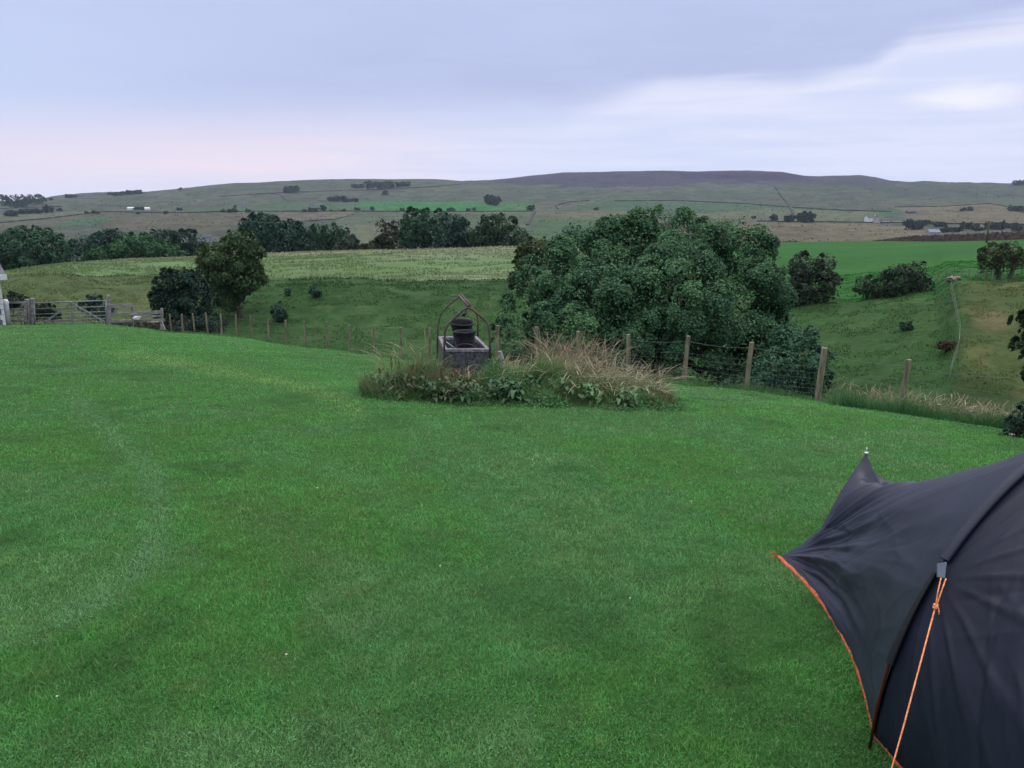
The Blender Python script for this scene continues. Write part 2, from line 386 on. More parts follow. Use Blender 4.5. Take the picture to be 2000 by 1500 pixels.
# knoll at the right with its fence line
NRW = len(GY)
def H(x, y):
    x = np.atleast_1d(np.asarray(x, float)); y = np.atleast_1d(np.asarray(y, float))
    c = (x / (y + A) - UP[0]) / (UP[1] - UP[0]); c = np.clip(c, 0, NC - 1.001); c0 = c.astype(int); f = c - c0
    out = np.empty(len(x))
    # vectorised search on the interpolated column: bisection over rows
    lo = np.zeros(len(x), int); hi = np.full(len(x), NRW - 1)
    for _ in range(11):
        m = (lo + hi) // 2; ym = GY[m, c0] * (1 - f) + GY[m, c0 + 1] * f
        g = ym <= y; lo = np.where(g, m, lo); hi = np.where(g, hi, m)
    lo = np.minimum(lo, NRW - 2)
    y0 = GY[lo, c0] * (1 - f) + GY[lo, c0 + 1] * f; y1 = GY[lo + 1, c0] * (1 - f) + GY[lo + 1, c0 + 1] * f
    z0 = GZ[lo, c0] * (1 - f) + GZ[lo, c0 + 1] * f; z1 = GZ[lo + 1, c0] * (1 - f) + GZ[lo + 1, c0 + 1] * f
    tt = np.clip((y - y0) / (y1 - y0), 0, 1)
    return z0 * (1 - tt) + z1 * tt
def h1(x, y): return float(H(x, y)[0])
YS = np.concatenate([np.arange(1.5, 60, 0.02), np.geomspace(60, 3600, 6000)])
def hit(px, py, ymin=1.5, ymax=3400):
    d = ray(px, py); Y = YS[(YS >= ymin) & (YS <= ymax)]; X = d[0] / d[1] * Y; Z = EYE + d[2] / d[1] * Y
    g = Z - H(X, Y); k = np.where(g <= 0)[0]
    k = k[0] if len(k) else int(np.argmin(g))
    return np.array([X[k], Y[k], h1(X[k], Y[k])])

# ---- ground colours (colours of turf, heather and crops laid out on the land, far ones tinted blue for haze)
def inpoly(x, y, P):
    P = np.asarray(P, float); c = np.zeros(x.shape, bool); j = len(P) - 1
    for i in range(len(P)):
        a, b = P[i], P[j]
        if a[1] != b[1]:
            s = ((a[1] > y) != (b[1] > y)) & (x < (b[0] - a[0]) * (y - a[1]) / (b[1] - a[1]) + a[0]); c ^= s
        j = i
    return c
PX, PY = proj(np.stack([GX, GY, GZ], -1))
KA = 0.47
def alb(c): return np.array(lin(c)) * KA
def albf(c): return np.array(lin(c)) * KA * .80 * np.array([.97, .97, 1.06])  # far ground colours shifted towards blue, haze painted into the albedo
col = np.zeros(GX.shape + (3,))
def lay(mask, c, a=1.0):
    m = (np.asarray(mask, float) * a)[..., None]; col[:] = col * (1 - m) + np.asarray(c) * m
lay(np.ones(GX.shape), alb((62, 104, 50)))                              # soil and thatch under the lawn
b1, b2, b3 = bounds[1][None], bounds[2][None], bounds[3][None]
n1 = fbm(GX / 7, GY / 5, 4, 51); n2 = fbm(GX / 2.2, GY / 1.6, 3, 61); n3 = fbm(GX / 30, GY / 30, 3, 71)
bank = GY > bounds[0][None] + 0.6
lay(bank, alb((62, 96, 54)))
lay(bank * ss(n1, .5, .7), alb((50, 84, 44)), .8); lay(bank * ss(n2, .55, .8), alb((82, 108, 66)), .7)
leftb = bank * ss(-PX, -430, -330)                                        # olive, tussocky hill at the left
lay(leftb, alb((92, 106, 70)), .85); lay(leftb * ss(n3, .5, .65), alb((112, 114, 82)), .7); lay(leftb * ss(n1, .5, .75), alb((78, 104, 62)), .6)
knoll = bank * ss(PX + (n1 - .5) * 60, 1855, 1890) * (GY < b2 + 1.5)
lay(knoll, alb((84, 100, 60)), .9); lay(knoll * ss(n1, .5, .65), alb((58, 82, 46)), .8)
lay(knoll * ss(1 - np.hypot((PX - 1940) / 75, (PY - 628) / 32) + (n1 - .5) * .8, .1, .5), alb((118, 110, 84)), .7)
lay(knoll * ss(n2, .55, .8), alb((122, 112, 80)), .4)
mead = (GY > b2)
lay(mead, alb((114, 140, 96)), 1); lay(mead * ss(n3, .42, .6), alb((130, 142, 112)), .8); lay(mead * ss(fbm(GX / 14, GY / 40, 3, 91), .5, .7), alb((98, 126, 78)), .6)
lay(mead * ss(GY / b3, .88, 1.0), alb((150, 146, 122)), .75)
lay(mead * ss(-PX, -190, -100), alb((104, 122, 82)), .8)
gf = mead * ss(PX, 1400, 1440)                              # bright re-seeded field at the right
lay(gf, alb((50, 108, 44)), 1); lay(gf * ss(fbm(GX / 40, GY / 5, 3, 97), .55, .7), alb((72, 124, 56)), .5); lay(gf * ss(n3, .5, .7), alb((42, 98, 42)), .5)
# sheep tracks along the foot of the meadow
tr = np.abs(GY - b2 - .5) < .9; lay(tr * (PX < 1000) * (PX > 115), alb((40, 66, 34)), .7)
tr2 = np.abs(GY - b2 + 5.5 + 2 * np.sin(GX / 9)) < .5; lay(tr2 * (PX < 1000) * (PX > 470), alb((44, 72, 38)), .7)
fr = GY > b3 + 1
f1 = fbm(GX / 120, GY / 90, 5, 101); f2 = fbm(GX / 40, GY / 26, 4, 111); f3 = fbm(GX / 420, GY / 260, 4, 121)
lay(fr, albf((92, 106, 92)))
lay(fr * ss(f1, .48, .62), albf((112, 114, 100)), .7); lay(fr * ss(f3, .5, .62), albf((84, 98, 88)), .6)
lay(fr * ss(f2, .55, .75), albf((76, 92, 76)), .6)
lay(fr * ss(f2, .42, .28), albf((130, 126, 110)), .6)
f4 = fbm(GX / 22, GY / 7, 3, 131); lay(fr * ss(f4, .52, .7), albf((66, 80, 68)), .55); lay(fr * ss(f4, .42, .3), albf((128, 128, 112)), .35)
dx = PX + (f2 - .5) * 16; dy = PY + (f2 - .5) * 2.2
def field(P, c, a=.85, c2=None):
    c = tuple(np.clip(np.mean(c) + 1.2 * (np.array(c) - np.mean(c)), 5, 250) * (.96, 1.035, .97)); m = fr * inpoly(dx, dy, P); lay(m, albf(c), a)
    if c2: lay(m * ss(f1, .45, .65), albf(c2), .5)
field([(-99, 436), (120, 424), (260, 412), (180, 412), (60, 416), (-99, 424)], (128, 122, 110))
field([(-99, 470), (90, 440), (200, 424), (350, 416), (200, 415), (120, 424), (-99, 440)], (116, 108, 100), .8, (100, 104, 88))
field([(90, 440), (210, 422), (270, 421), (215, 432), (130, 441)], (78, 112, 84))
field([(210, 424), (300, 417), (480, 415), (640, 413), (702, 413), (650, 428), (560, 431), (520, 423), (470, 430), (440, 450), (330, 456), (200, 446)], (120, 108, 98), .8, (98, 98, 82))
field([(560, 416), (702, 413), (650, 428), (585, 431), (540, 422)], (134, 120, 112), .85)
field([(300, 412), (700, 410), (700, 398), (600, 396), (450, 404), (330, 409)], (92, 112, 90))
field([(700, 394), (760, 393), (860, 395), (1030, 396), (1044, 404), (1040, 413), (860, 412), (745, 409), (690, 404)], (66, 128, 74), .92)
field([(760, 401), (830, 394), (960, 395), (1040, 402), (1040, 412), (820, 411)], (60, 128, 70), .5)
field([(700, 415), (1040, 414), (1030, 440), (900, 470), (640, 470), (660, 432)], (106, 116, 94), .7, (122, 120, 104))
field([(640, 452), (760, 432), (860, 440), (860, 500), (640, 500)], (132, 124, 110), .6)
field([(1044, 413), (1200, 411), (1290, 416), (1200, 425), (1040, 422)], (132, 118, 106), .85)
field([(1040, 424), (1200, 426), (1260, 450), (1240, 480), (1020, 480)], (92, 114, 84), .8)
field([(970, 402), (1085, 402), (1080, 410), (960, 408)], (128, 122, 108), .6)
field([(1090, 412), (1210, 384), (1300, 392), (1450, 398), (1560, 406), (1660, 412), (1650, 418), (1200, 412)], (84, 110, 86), .7)
field([(1500, 408), (1640, 412), (1730, 414), (1720, 432), (1500, 430), (1300, 425)], (124, 122, 102), .85)
field([(1480, 434), (1700, 436), (1800, 446), (1860, 456), (1730, 470), (1480, 478), (1300, 480), (1300, 440)], (136, 118, 104), .9, (120, 114, 92))
field([(1748, 405), (1850, 400), (1940, 397), (1960, 402), (2100, 428), (2100, 446), (1900, 440), (1770, 425)], (136, 118, 104), .9, (118, 118, 96))
field([(1700, 418), (1750, 407), (1770, 416), (1710, 424)], (78, 108, 82), .8)
field([(1940, 397), (2100, 396), (2100, 420), (1990, 412)], (84, 108, 84), .7)
heather = inpoly(PX + (f2 - .5) * 36, PY + (f1 - .5) * 12, [(950, 355), (1000, 344), (1100, 330), (1780, 330), (1760, 356), (1700, 362), (1620, 366), (1560, 358), (1480, 356), (1380, 358), (1300, 366), (1200, 366), (1100, 362), (1020, 360)])
lay(fr * heather * (GY > 2000), albf((84, 75, 104)), .85)
lay(fr * (inpoly(PX + (f2 - .5) * 30, PY + (f2 - .5) * 4, [(1320, 338), (1540, 337), (1580, 346), (1540, 353), (1440, 350), (1330, 349)])) * (GY > 2000), albf((66, 52, 98)), .85)
lay(fr * (GY > 2300) * ss(PX, 1500, 1700) * ss(f1, .3, .6), albf((66, 80, 80)), .65)
n5 = fr * ss(fbm(GX / 30, GY / 9, 4, 141), .5, .68); lay(n5 * (PX < 2100), albf((74, 82, 66)), .34)
sl = slice
def sheet(name, r0, r1, mat):
    V = np.stack([GX[r0:r1 + 1], GY[r0:r1 + 1], GZ[r0:r1 + 1]], -1); n, m = V.shape[:2]
    i = np.arange(n - 1)[:, None] * m + np.arange(m - 1)[None]; Fq = np.stack([i, i + 1, i + m + 1, i + m], -1).reshape(-1, 4)
    return kind(mesh(name, V.reshape(-1, 3), Fq, mat, col=col[r0:r1 + 1].reshape(-1, 3)), 'structure')
sheet('lawn', 0, cum[0] + 3, M_LAWN); sheet('valley_bank', cum[0] + 3, cum[2] - 1, M_SLOPE)
sheet('meadow', cum[2] - 1, cum[3] + 2, M_FIELD); sheet('far_fields', cum[3] + 2, cum[7] - 1, M_FAR); sheet('moorland_hills', cum[7] - 1, NRW - 1, M_FAR)
# ground behind and to the sides of the viewpoint, out to the horizon
g = np.array([[-7000, -7000], [7000, -7000], [7000, -6.0], [2.3, -6.0], [-2.3, -6.0], [-7000, -6.0]])
gv = [(-7000, -7000, 60), (7000, -7000, 60), (7000, 4000, -45), (12.6 * 330, 4000, -45), (1.05 * 9.5, 1.5, -.2), (2.1, -6, .47), (-2.1, -6, .47), (-1.05 * 9.5, 1.5, -.2), (-12.6 * 330, 4000, -45), (-7000, 4000, -45)]
gv[3] = (1.05 * 4008, 4000, -45); gv[8] = (-1.05 * 4008, 4000, -45)
gm_ = np.array(gv, float); 
kind(mesh('ground', gm_, [np.array([[0, 1, 5, 6]]), np.array([[1, 2, 5], [2, 4, 5], [2, 3, 4], [0, 6, 9], [9, 6, 7], [9, 7, 8]])], M_SLOPE, col=np.tile(alb((62, 96, 54)), (10, 1)), smooth=False), 'structure')

# ------------------------------------------------------------------ foliage
def quads(P, Nrm, size, asp=0.7, roll=None):
    """leaf-sized rhombic faces centred at P, facing Nrm"""
    n = len(P); Nrm = Nrm / (np.linalg.norm(Nrm, axis=1, keepdims=True) + 1e-9)
    r = R.normal(size=(n, 3)); a = np.cross(Nrm, r); a /= np.linalg.norm(a, axis=1, keepdims=True) + 1e-9; b = np.cross(Nrm, a)
    s = size[:, None] if not np.isscalar(size) else size
    bend = Nrm * s * 0.18
    V = np.stack([P - a * s * .5 - bend, P - b * s * asp * .5, P + a * s * .5 - bend, P + b * s * asp * .5], 1).reshape(-1, 3)
    Fq = np.arange(n * 4).reshape(-1, 4); return V, Fq
def crown(lobes, nclump, nleaf, leaf, base_c, var=0.25, tipc=None, clr=0.3, droop=0.25, flat=0.75, fill=.3, spray=40, sprad=.17):
    """lobes: (centre xyz, radii xyz). clumps of leaves sit on and in the lobes."""
    lobes = [(np.array(c, float), np.array(r, float)) for c, r in lobes]
    vol = np.array([(r[0] * r[1] * r[2]) ** (2 / 3) for _, r in lobes]); cnt = np.maximum(3, (nclump * vol / vol.sum()).astype(int))
    Pc = []; Rc = []; Dn = []
    for (c, r), k in zip(lobes, cnt):
        d = R.normal(size=(k * 3, 3)); d /= np.linalg.norm(d, axis=1, keepdims=True)
        d = d[(d[:, 2] > -0.75)][:k]; rad = R.uniform(.62, .98, len(d)) ** .8
        Pc.append(c + d * r * rad[:, None]); Dn.append(d / r * r.mean()); Rc.append(np.full(len(d), (r.prod()) ** (1 / 3) * clr) * R.uniform(.6, 1.35, len(d)))
    Pc = np.concatenate(Pc); Rc = np.concatenate(Rc); Dn = np.concatenate(Dn)
    wgt = Rc ** 2; wgt /= wgt.sum(); idx = R.choice(len(Pc), nleaf, p=wgt)
    nf = int(nleaf * fill)
    d = R.normal(size=(nleaf, 3)) + Dn[idx] * .55 + np.array([0, 0, .35]); d /= np.linalg.norm(d, axis=1, keepdims=True)
    rr = Rc[idx] * (R.uniform(.3, 1.05, nleaf) ** .6 + np.abs(R.normal(size=nleaf)) * .16)
    P = Pc[idx] + d * rr[:, None] * np.array([1, 1, flat]); P[:, 2] -= droop * (np.hypot(d[:, 0], d[:, 1]) ** 2) * Rc[idx] * .6
    li = R.choice(len(lobes), nf, p=vol ** 1.3 / (vol ** 1.3).sum()); LC = np.array([l[0] for l in lobes])[li]; LR = np.array([l[1] for l in lobes])[li]
    u = R.normal(size=(nf, 3)); u /= np.linalg.norm(u, axis=1, keepdims=True); P[:nf] = LC + u * LR * (R.uniform(.25, 1, nf) ** .45 * 1.0)[:, None]; d[:nf] = u
    nrm = d * .8 + R.normal(size=(nleaf, 3)) * .55 + np.array([0, 0, .45])
    # leaves gather in flat sprays on the outside of each bough
    ns = max(len(Pc), int(nleaf / spray)); js = R.choice(len(Pc), ns, p=wgt); dsb = R.normal(size=(ns, 3)) + Dn[js] * .8 + np.array([0, 0, .5]); dsb /= np.linalg.norm(dsb, axis=1, keepdims=True)
    SC = Pc[js] + dsb * Rc[js][:, None] * R.uniform(.55, 1.12, ns)[:, None] * np.array([1, 1, flat]); SC[:, 2] -= droop * (np.hypot(dsb[:, 0], dsb[:, 1]) ** 2) * Rc[js] * .6
    k = R.integers(0, ns, nleaf - nf); q = R.normal(size=(nleaf - nf, 3)); q -= (q * dsb[k]).sum(1, keepdims=True) * dsb[k] * .65
    P[nf:] = SC[k] + q * (Rc[js][k] * sprad)[:, None]; P[nf:, 2] -= .5 * (np.linalg.norm(q, axis=1) ** 2) * Rc[js][k] * sprad * .35; idx[nf:] = js[k]; d[nf:] = dsb[k] * 1.3; nrm = d * .9 + R.normal(size=(nleaf, 3)) * .5 + np.array([0, 0, .3])
    sb = R.uniform(-1, 1, ns); spv = np.zeros(nleaf); spv[nf:] = sb[k]
    cl = R.uniform(-1, 1, len(Pc))
    sz = leaf * R.uniform(.6, 1.35, nleaf)
    V, Fq = quads(P, nrm, sz)
    b = np.array(base_c); f = 1 + var * (cl[idx] * .55 + spv * .55 + R.uniform(-1, 1, nleaf) * .35)
    hue = R.uniform(-1, 1, nleaf) * .10 + cl[idx] * .08
    cc = b[None] * f[:, None] * np.stack([1 + hue * 1.6, 1 + hue * .3, 1 - hue * 1.2], 1)
    if tipc is not None:
        m = (R.random(nleaf) < .12 + .2 * (cl[idx] > .55))[:, None]; cc = np.where(m, np.array(tipc)[None] * f[:, None], cc)
    return V, Fq, np.repeat(np.clip(cc, .004, .8), 4, 0), Pc
def limb(mb, a, b, r0, r1, seg=5, wob=.06):
    a, b = np.array(a, float), np.array(b, float); L = np.linalg.norm(b - a); P = []
    for i in range(seg + 1):
        t = i / seg; p = a + (b - a) * t + (R.normal(size=3) * wob * L * math.sin(math.pi * t)); p[2] += .08 * L * math.sin(math.pi * t); P.append(p)
    mb.tube(P, [r0 + (r1 - r0) * i / seg for i in range(seg + 1)], 7); return P
def tree(name, label, cat, Y, lobes_px, base, nclump, nleaf, leaf, c, trunk_r, group=None, depth=1.0, lobes_dy=None, tipc=None, clr=.3, base_z=None, parts=True, trunks=1, var=.25, flat=.75, droop=.25, limbs=7, fill=.22):
    """lobes_px: (px,py,rx,ry[,dY]) at forward distance Y; base: px of the stem"""
    L = []
    for q in lobes_px:
        dY = q[4] if len(q) > 4 else 0
        cpt = pt(q[0], q[1], Y + dY); k = (Y + dY) / F
        L.append((cpt, (q[2] * k, (q[2] + q[3]) / 2 * k * depth, q[3] * k)))
    bp = pt(base, lobes_px[0][1], Y); bx, by = bp[0], Y; bz = h1(bx, by) if base_z is None else base_z
    V, Fq, cc, Pc = crown(L, nclump, nleaf, leaf, c, tipc=tipc, clr=clr, var=var, flat=flat, droop=droop, fill=fill)
    mb = MB(); top = np.mean([l[0] for l in L], 0); ext = max(l[0][2] + l[1][2] for l in L) - bz
    for k in range(trunks):
        off = np.array([R.normal() * trunk_r * 2.5 * (trunks > 1), R.normal() * trunk_r * 2 * (trunks > 1), 0])
        f0 = np.array([bx, by, bz - .3]) + off
        f1 = np.array([bx * .75 + top[0] * .25, by, max(bz + ext * .33, min(top[2] - .1 * ext, bz + ext * .45))]) + off * 2
        P = limb(mb, f0, f1, trunk_r, trunk_r * .7, 5, .03)
        order = sorted(range(len(L)), key=lambda i: -L[i][1][0])
        for i in order[:limbs]:
            t = L[i][0] + np.array([0, 0, L[i][1][2] * .2]); Q = limb(mb, P[-1 - (i % 2)], t, trunk_r * .55, trunk_r * .15, 5)
            if parts:
                sel = Pc[R.integers(0, len(Pc), 2)]
                for s_ in sel: limb(mb, Q[3], Q[3] + (s_ - Q[3]) * .8, trunk_r * .2, trunk_r * .05, 3)
    if parts:
        r = thing(name, label, cat, (bx, by, bz), group)
        mb.build('trunk', M_BARK, r, smooth=True); mesh('crown', V, Fq, M_LEAF, col=cc, parent=r, smooth=False)
        return r
    nv = sum(len(v) for v in mb.V); VV = np.concatenate(mb.V + [V])
    cc = np.concatenate([np.tile([.03, .028, .022], (nv, 1)), cc])
    o = mesh(name, VV, [np.concatenate(mb.F4 + [Fq + nv]), np.concatenate(mb.F3)], M_LEAF, col=cc, smooth=False)
    recenter(o, (bx, by, bz)); return tag(o, label, cat, group)
DG = (0.030, 0.078, 0.046); MG = (0.036, 0.098, 0.044); BG = (0.028, 0.068, 0.050); OL = (0.044, 0.084, 0.036); BR = (0.040, 0.052, 0.034); VD = (0.018, 0.045, 0.034)

# the big sycamore in the gully
tree('sycamore_tree', 'huge spreading dark green sycamore rising from the gully behind the wire fence', 'tree', 38,
     [(1290, 510, 150, 92), (1235, 478, 76, 58, 1), (1340, 474, 88, 54, 1), (1420, 505, 88, 78), (1150, 520, 95, 72), (1095, 565, 85, 75, -1), (1035, 615, 68, 58, -1), (1010, 662, 50, 50), (1200, 590, 110, 95, -3), (1130, 655, 95, 75, -3),
      (1250, 665, 100, 85, -4), (1330, 600, 110, 105, -4), (1450, 590, 85, 95, -1), (1500, 610, 50, 75, 1), (1495, 560, 42, 50, 1), (1420, 680, 100, 85, -3), (1500, 690, 45, 65, 0), (1330, 720, 90, 70, -3), (1060, 720, 70, 50, -1), (1190, 735, 90, 50, -3), (1460, 750, 75, 55, -2),
      (1445, 440, 22, 24, 0), (1190, 446, 34, 26, 0), (1130, 478, 45, 35, 1), (985, 605, 32, 30, -1), (982, 655, 26, 38), (1000, 705, 46, 42), (1385, 445, 48, 30), (1180, 462, 62, 40), (1300, 440, 70, 34), (1528, 640, 26, 62), (1060, 530, 50, 45), (1440, 480, 60, 45)],
     1290, 440, 380000, .118, (0.050, 0.118, 0.060), .42, tipc=(0.075, 0.165, 0.08), clr=.30, trunks=2, limbs=16, var=.34, depth=.9, fill=.08)
tree('ash_tree', 'smaller bushy green tree at the right foot of the huge sycamore', 'tree', 33,
     [(1550, 700, 58, 62), (1510, 730, 55, 50, -1), (1580, 745, 42, 50), (1535, 660, 40, 35, 1), (1480, 770, 70, 40, -1), (1560, 790, 50, 35)], 1540, 90, 34000, .12, (0.038, 0.10, 0.058), .12, trunks=2, tipc=(0.055, 0.13, 0.075), var=.3)
tree('oak_tree', 'olive brown oak crown just behind the left shoulder of the huge sycamore', 'tree', 56,
     [(1050, 490, 42, 26), (1030, 515, 30, 22), (1075, 510, 38, 30), (1100, 480, 30, 22), (1015, 545, 26, 20)], 1060, 70, 18000, .2, (0.052, 0.080, 0.034), .2, tipc=(.07, .08, .035))
# trees on the left of the bank
tree('leaning_tree', 'olive green tree leaning out from the bank beside a very dark tree', 'tree', 80,
     [(450, 505, 52, 42), (452, 592, 30, 18), (420, 585, 26, 20), (420, 545, 42, 38), (475, 540, 36, 40), (440, 570, 45, 28), (470, 470, 34, 22), (410, 500, 26, 24), (490, 515, 20, 26)], 462, 110, 27000, .3, OL, .3, tipc=(.06, .10, .042), clr=.34, var=.35)
tree('dark_tree', 'very dark rounded tree just beyond the rail fence, left of the leaning tree', 'tree', 58,
     [(350, 560, 48, 36), (330, 590, 36, 34), (378, 590, 44, 38), (345, 540, 32, 22), (390, 620, 34, 28), (350, 625, 48, 26), (310, 578, 18, 20), (312, 602, 16, 16)], 355, 90, 17000, .22, VD, .2, clr=.32, var=.4)
tree('bramble_thicket', 'low dark thicket growing at the foot of the very dark tree', 'bush', 50,
     [(360, 638, 55, 16), (405, 632, 32, 18), (330, 640, 30, 12), (425, 645, 16, 10)], 370, 40, 6000, .16, (0.02, 0.04, 0.032), .06, trunks=3)
# row of trees beyond the meadow crest
row = [
 ('broadleaf_tree', 'large dark tree mass at the far left edge beyond the meadow', 172, [(55, 490, 75, 42), (20, 500, 45, 40), (95, 485, 42, 36), (115, 510, 35, 30), (60, 520, 70, 26), (50, 462, 40, 22)], 60, DG, 11000),
 ('broadleaf_tree', 'dark pointed-top tree between the far left mass and the bright green trees', 215, [(165, 480, 32, 22), (150, 500, 22, 22), (190, 475, 30, 22), (215, 465, 30, 20), (240, 470, 28, 18)], 190, BG, 6500),
 ('broadleaf_tree', 'bright green low tree left of the wide bright green tree', 185, [(205, 498, 35, 18), (180, 505, 26, 14), (235, 492, 24, 20)], 205, MG, 4500),
 ('broadleaf_tree', 'wide bright green tree behind the left end of the meadow', 190, [(270, 478, 42, 24), (245, 488, 30, 22), (300, 488, 38, 20), (330, 490, 26, 16), (262, 500, 40, 14)], 275, MG, 7500),
 ('broadleaf_tree', 'dark tree standing behind the right half of the wide bright green tree', 225, [(325, 466, 28, 20), (355, 470, 32, 22), (385, 482, 26, 20), (370, 495, 35, 18), (310, 460, 18, 13)], 350, VD, 6000),
 ('broadleaf_tree', 'tall dark tree at the left end of the row, right of the leaning tree', 170, [(515, 450, 38, 34), (500, 475, 34, 30), (540, 470, 30, 34), (515, 432, 24, 16), (525, 495, 36, 18)], 515, BG, 8500),
 ('broadleaf_tree', 'second dark tree of the meadow row, narrow domed top', 178, [(572, 452, 28, 24), (590, 475, 26, 28), (565, 480, 26, 24), (600, 492, 22, 12)], 578, BG, 6000),
 ('broadleaf_tree', 'small rounded grey green tree in the dip of the meadow row', 190, [(618, 455, 18, 18), (625, 475, 22, 22), (610, 485, 16, 16)], 618, DG, 3500),
 ('broadleaf_tree', 'broad green tree on the left of the gap in the meadow row', 188, [(655, 460, 28, 22), (670, 475, 28, 22), (640, 478, 20, 20), (655, 490, 40, 12)], 655, DG, 5000),
 ('goat_willow', 'grey green bushy tree touching the gap in the meadow row', 182, [(685, 478, 18, 14), (670, 488, 22, 12), (697, 490, 12, 8)], 684, (0.05, 0.07, 0.05), 2500),
 ('hawthorn_bush', 'low dark bush filling the gap in the meadow row', 180, [(715, 485, 26, 8), (740, 480, 22, 12), (700, 490, 14, 6)], 722, VD, 2600),
 ('broadleaf_tree', 'tall green tree right of the ragged pine with a two-humped top', 185, [(820, 430, 34, 24), (805, 455, 36, 32), (840, 458, 32, 30), (860, 430, 22, 20), (822, 480, 46, 18), (790, 472, 20, 22)], 820, DG, 8500),
 ('broadleaf_tree', 'rounded dark tree in the middle of the right group behind the meadow', 180, [(885, 440, 28, 24), (900, 460, 28, 28), (875, 468, 28, 26), (890, 485, 40, 12)], 888, BG, 6000),
 ('broadleaf_tree', 'grey green spreading tree at the right end of the meadow row', 176, [(970, 440, 38, 24), (950, 460, 32, 26), (1000, 462, 34, 24), (1020, 472, 20, 18), (975, 480, 50, 14), (930, 470, 18, 20)], 972, (0.040, 0.078, 0.045), 8000),
 ('broadleaf_tree', 'small tree crown showing between the oak and the meadow row', 240, [(1115, 450, 20, 12), (1108, 465, 26, 14), (1135, 462, 18, 12)], 1115, DG, 2200)]
for nm, lb, Y, L, b, c, n in row:
    zb = h1(pt(b, 480, Y)[0], Y)
    tree(nm, lb, 'bush' if 'bush' in nm else 'tree', Y, L, b, max(22, n // 80), int(n * 1.9), .52, c, .35, group='trees beyond the meadow', clr=.28, tipc=tuple(v * 1.35 for v in c), var=.34)
tree('scots_pine', 'ragged brownish conifer with a forked flat top in the meadow row', 'tree', 175,
     [(745, 438, 14, 7), (772, 436, 12, 4), (758, 452, 20, 10), (757, 470, 24, 16), (735, 482, 26, 10), (765, 485, 26, 10), (748, 430, 6, 4)], 757, 40, 5200, .5, BR, .3, group='trees beyond the meadow', clr=.4, tipc=(.08, .06, .04))
# right hand bank
tree('hawthorn_tree', 'tall dark hawthorn with a split top standing alone at the edge of the bright field', 'tree', 80,
     [(1568, 520, 30, 30), (1612, 515, 22, 22), (1590, 560, 42, 40), (1610, 580, 28, 24), (1565, 580, 28, 28), (1560, 545, 22, 28)], 1590, 70, 15000, .26, (0.036, 0.056, 0.036), .18, trunks=3, var=.35)
tree('hawthorn_bush', 'wide rounded dark hawthorn bush below the middle of the bright field', 'bush', 78,
     [(1765, 545, 42, 34), (1730, 560, 30, 24), (1800, 560, 30, 26), (1770, 575, 55, 16), (1790, 528, 20, 20), (1828, 575, 18, 14)], 1770, 60, 12000, .24, (0.030, 0.055, 0.034), .12, trunks=3, var=.35)
tree('willow_bush', 'small grey green bush hugging the left of the wide hawthorn', 'bush', 80,
     [(1688, 555, 20, 18), (1712, 568, 18, 14), (1700, 572, 26, 10)], 1695, 24, 3500, .22, (0.045, 0.080, 0.045), .06, trunks=3)
tree('hawthorn_tree', 'open hawthorn tree with bare forked trunk near the right edge of the bright field', 'tree', 74,
     [(1940, 500, 28, 26), (1930, 520, 20, 20), (1975, 490, 22, 20), (1995, 508, 22, 22), (1960, 515, 20, 16), (1965, 480, 14, 10)], 1963, 60, 7500, .22, (0.048, 0.072, 0.034), .22, trunks=2, var=.35)
for lb, px, top, bot, rx, Y, n in [('round dark gorse bush alone high on the opposite bank', 615, 556, 580, 14, 88, 1400),
                              ('dark hawthorn bush low on the opposite bank above the fence posts', 543, 590, 629, 17, 70, 2600),
                              ('thin scrubby bush high on the bank nearest the leaning tree', 562, 560, 577, 7, 88, 500),
                              ('small pale green bush on the bank under the wide hawthorn', 1768, 627, 645, 14, 58, 1200),
                              ('reddish scrub at the foot of the far slope fence', 1850, 665, 685, 22, 46, 1500)]:
    P = hit(px, bot, 45, 110); Y = P[1]
    tree('small_bush', lb, 'bush', Y, [(px, (top + bot) / 2, rx, (bot - top) / 2), (px + rx * .4, (top + bot * 2) / 3, rx * .7, (bot - top) / 3)], px, 14, n, .2 if Y > 50 else .14, BG if 'reddish' not in lb else (.07, .05, .035), .04, group='bushes dotted on the bank', parts=False, trunks=2)
tree('elder_bush', 'dark bush beyond the wooden gate beside the pale building corner', 'bush', 52, [(28, 585, 22, 14), (15, 595, 18, 12), (45, 598, 14, 8)], 28, 20, 3000, .16, (.026, .045, .028), .05, trunks=2)
tree('elder_bush', 'low dark bush seen through the left half of the metal gate', 'bush', 50, [(85, 605, 22, 14), (105, 615, 16, 12), (75, 615, 16, 12)], 88, 20, 3000, .16, (.026, .045, .030), .05, trunks=2)
tree('elder_bush', 'blue green bush seen through the right half of the metal gate', 'bush', 54, [(183, 588, 16, 15), (195, 608, 24, 18), (165, 600, 14, 14), (215, 605, 14, 12)], 188, 26, 4200, .17, (.028, .062, .045), .05, trunks=2)
# overhanging bush at the right edge, close by
tree('overhanging_shrub', 'dark leafy shrub reaching in at the right edge of the lawn', 'shrub', 11.0,
     [(2052, 650, 52, 70), (2042, 720, 38, 55), (2065, 590, 48, 48), (2110, 680, 90, 120)], 2085, 60, 9000, .085, (.022, .040, .022), .06, trunks=3, var=.4, tipc=(.05, .08, .04))
tree('nettle_clump', 'dark blue green clump of nettles under the shrub at the lawn edge', 'plant', 10.6,
     [(1995, 840, 36, 40), (2030, 820, 50, 50), (1965, 860, 22, 22), (2080, 850, 60, 50)], 2020, 50, 7000, .06, (.028, .060, .045), .015, trunks=5, var=.35)

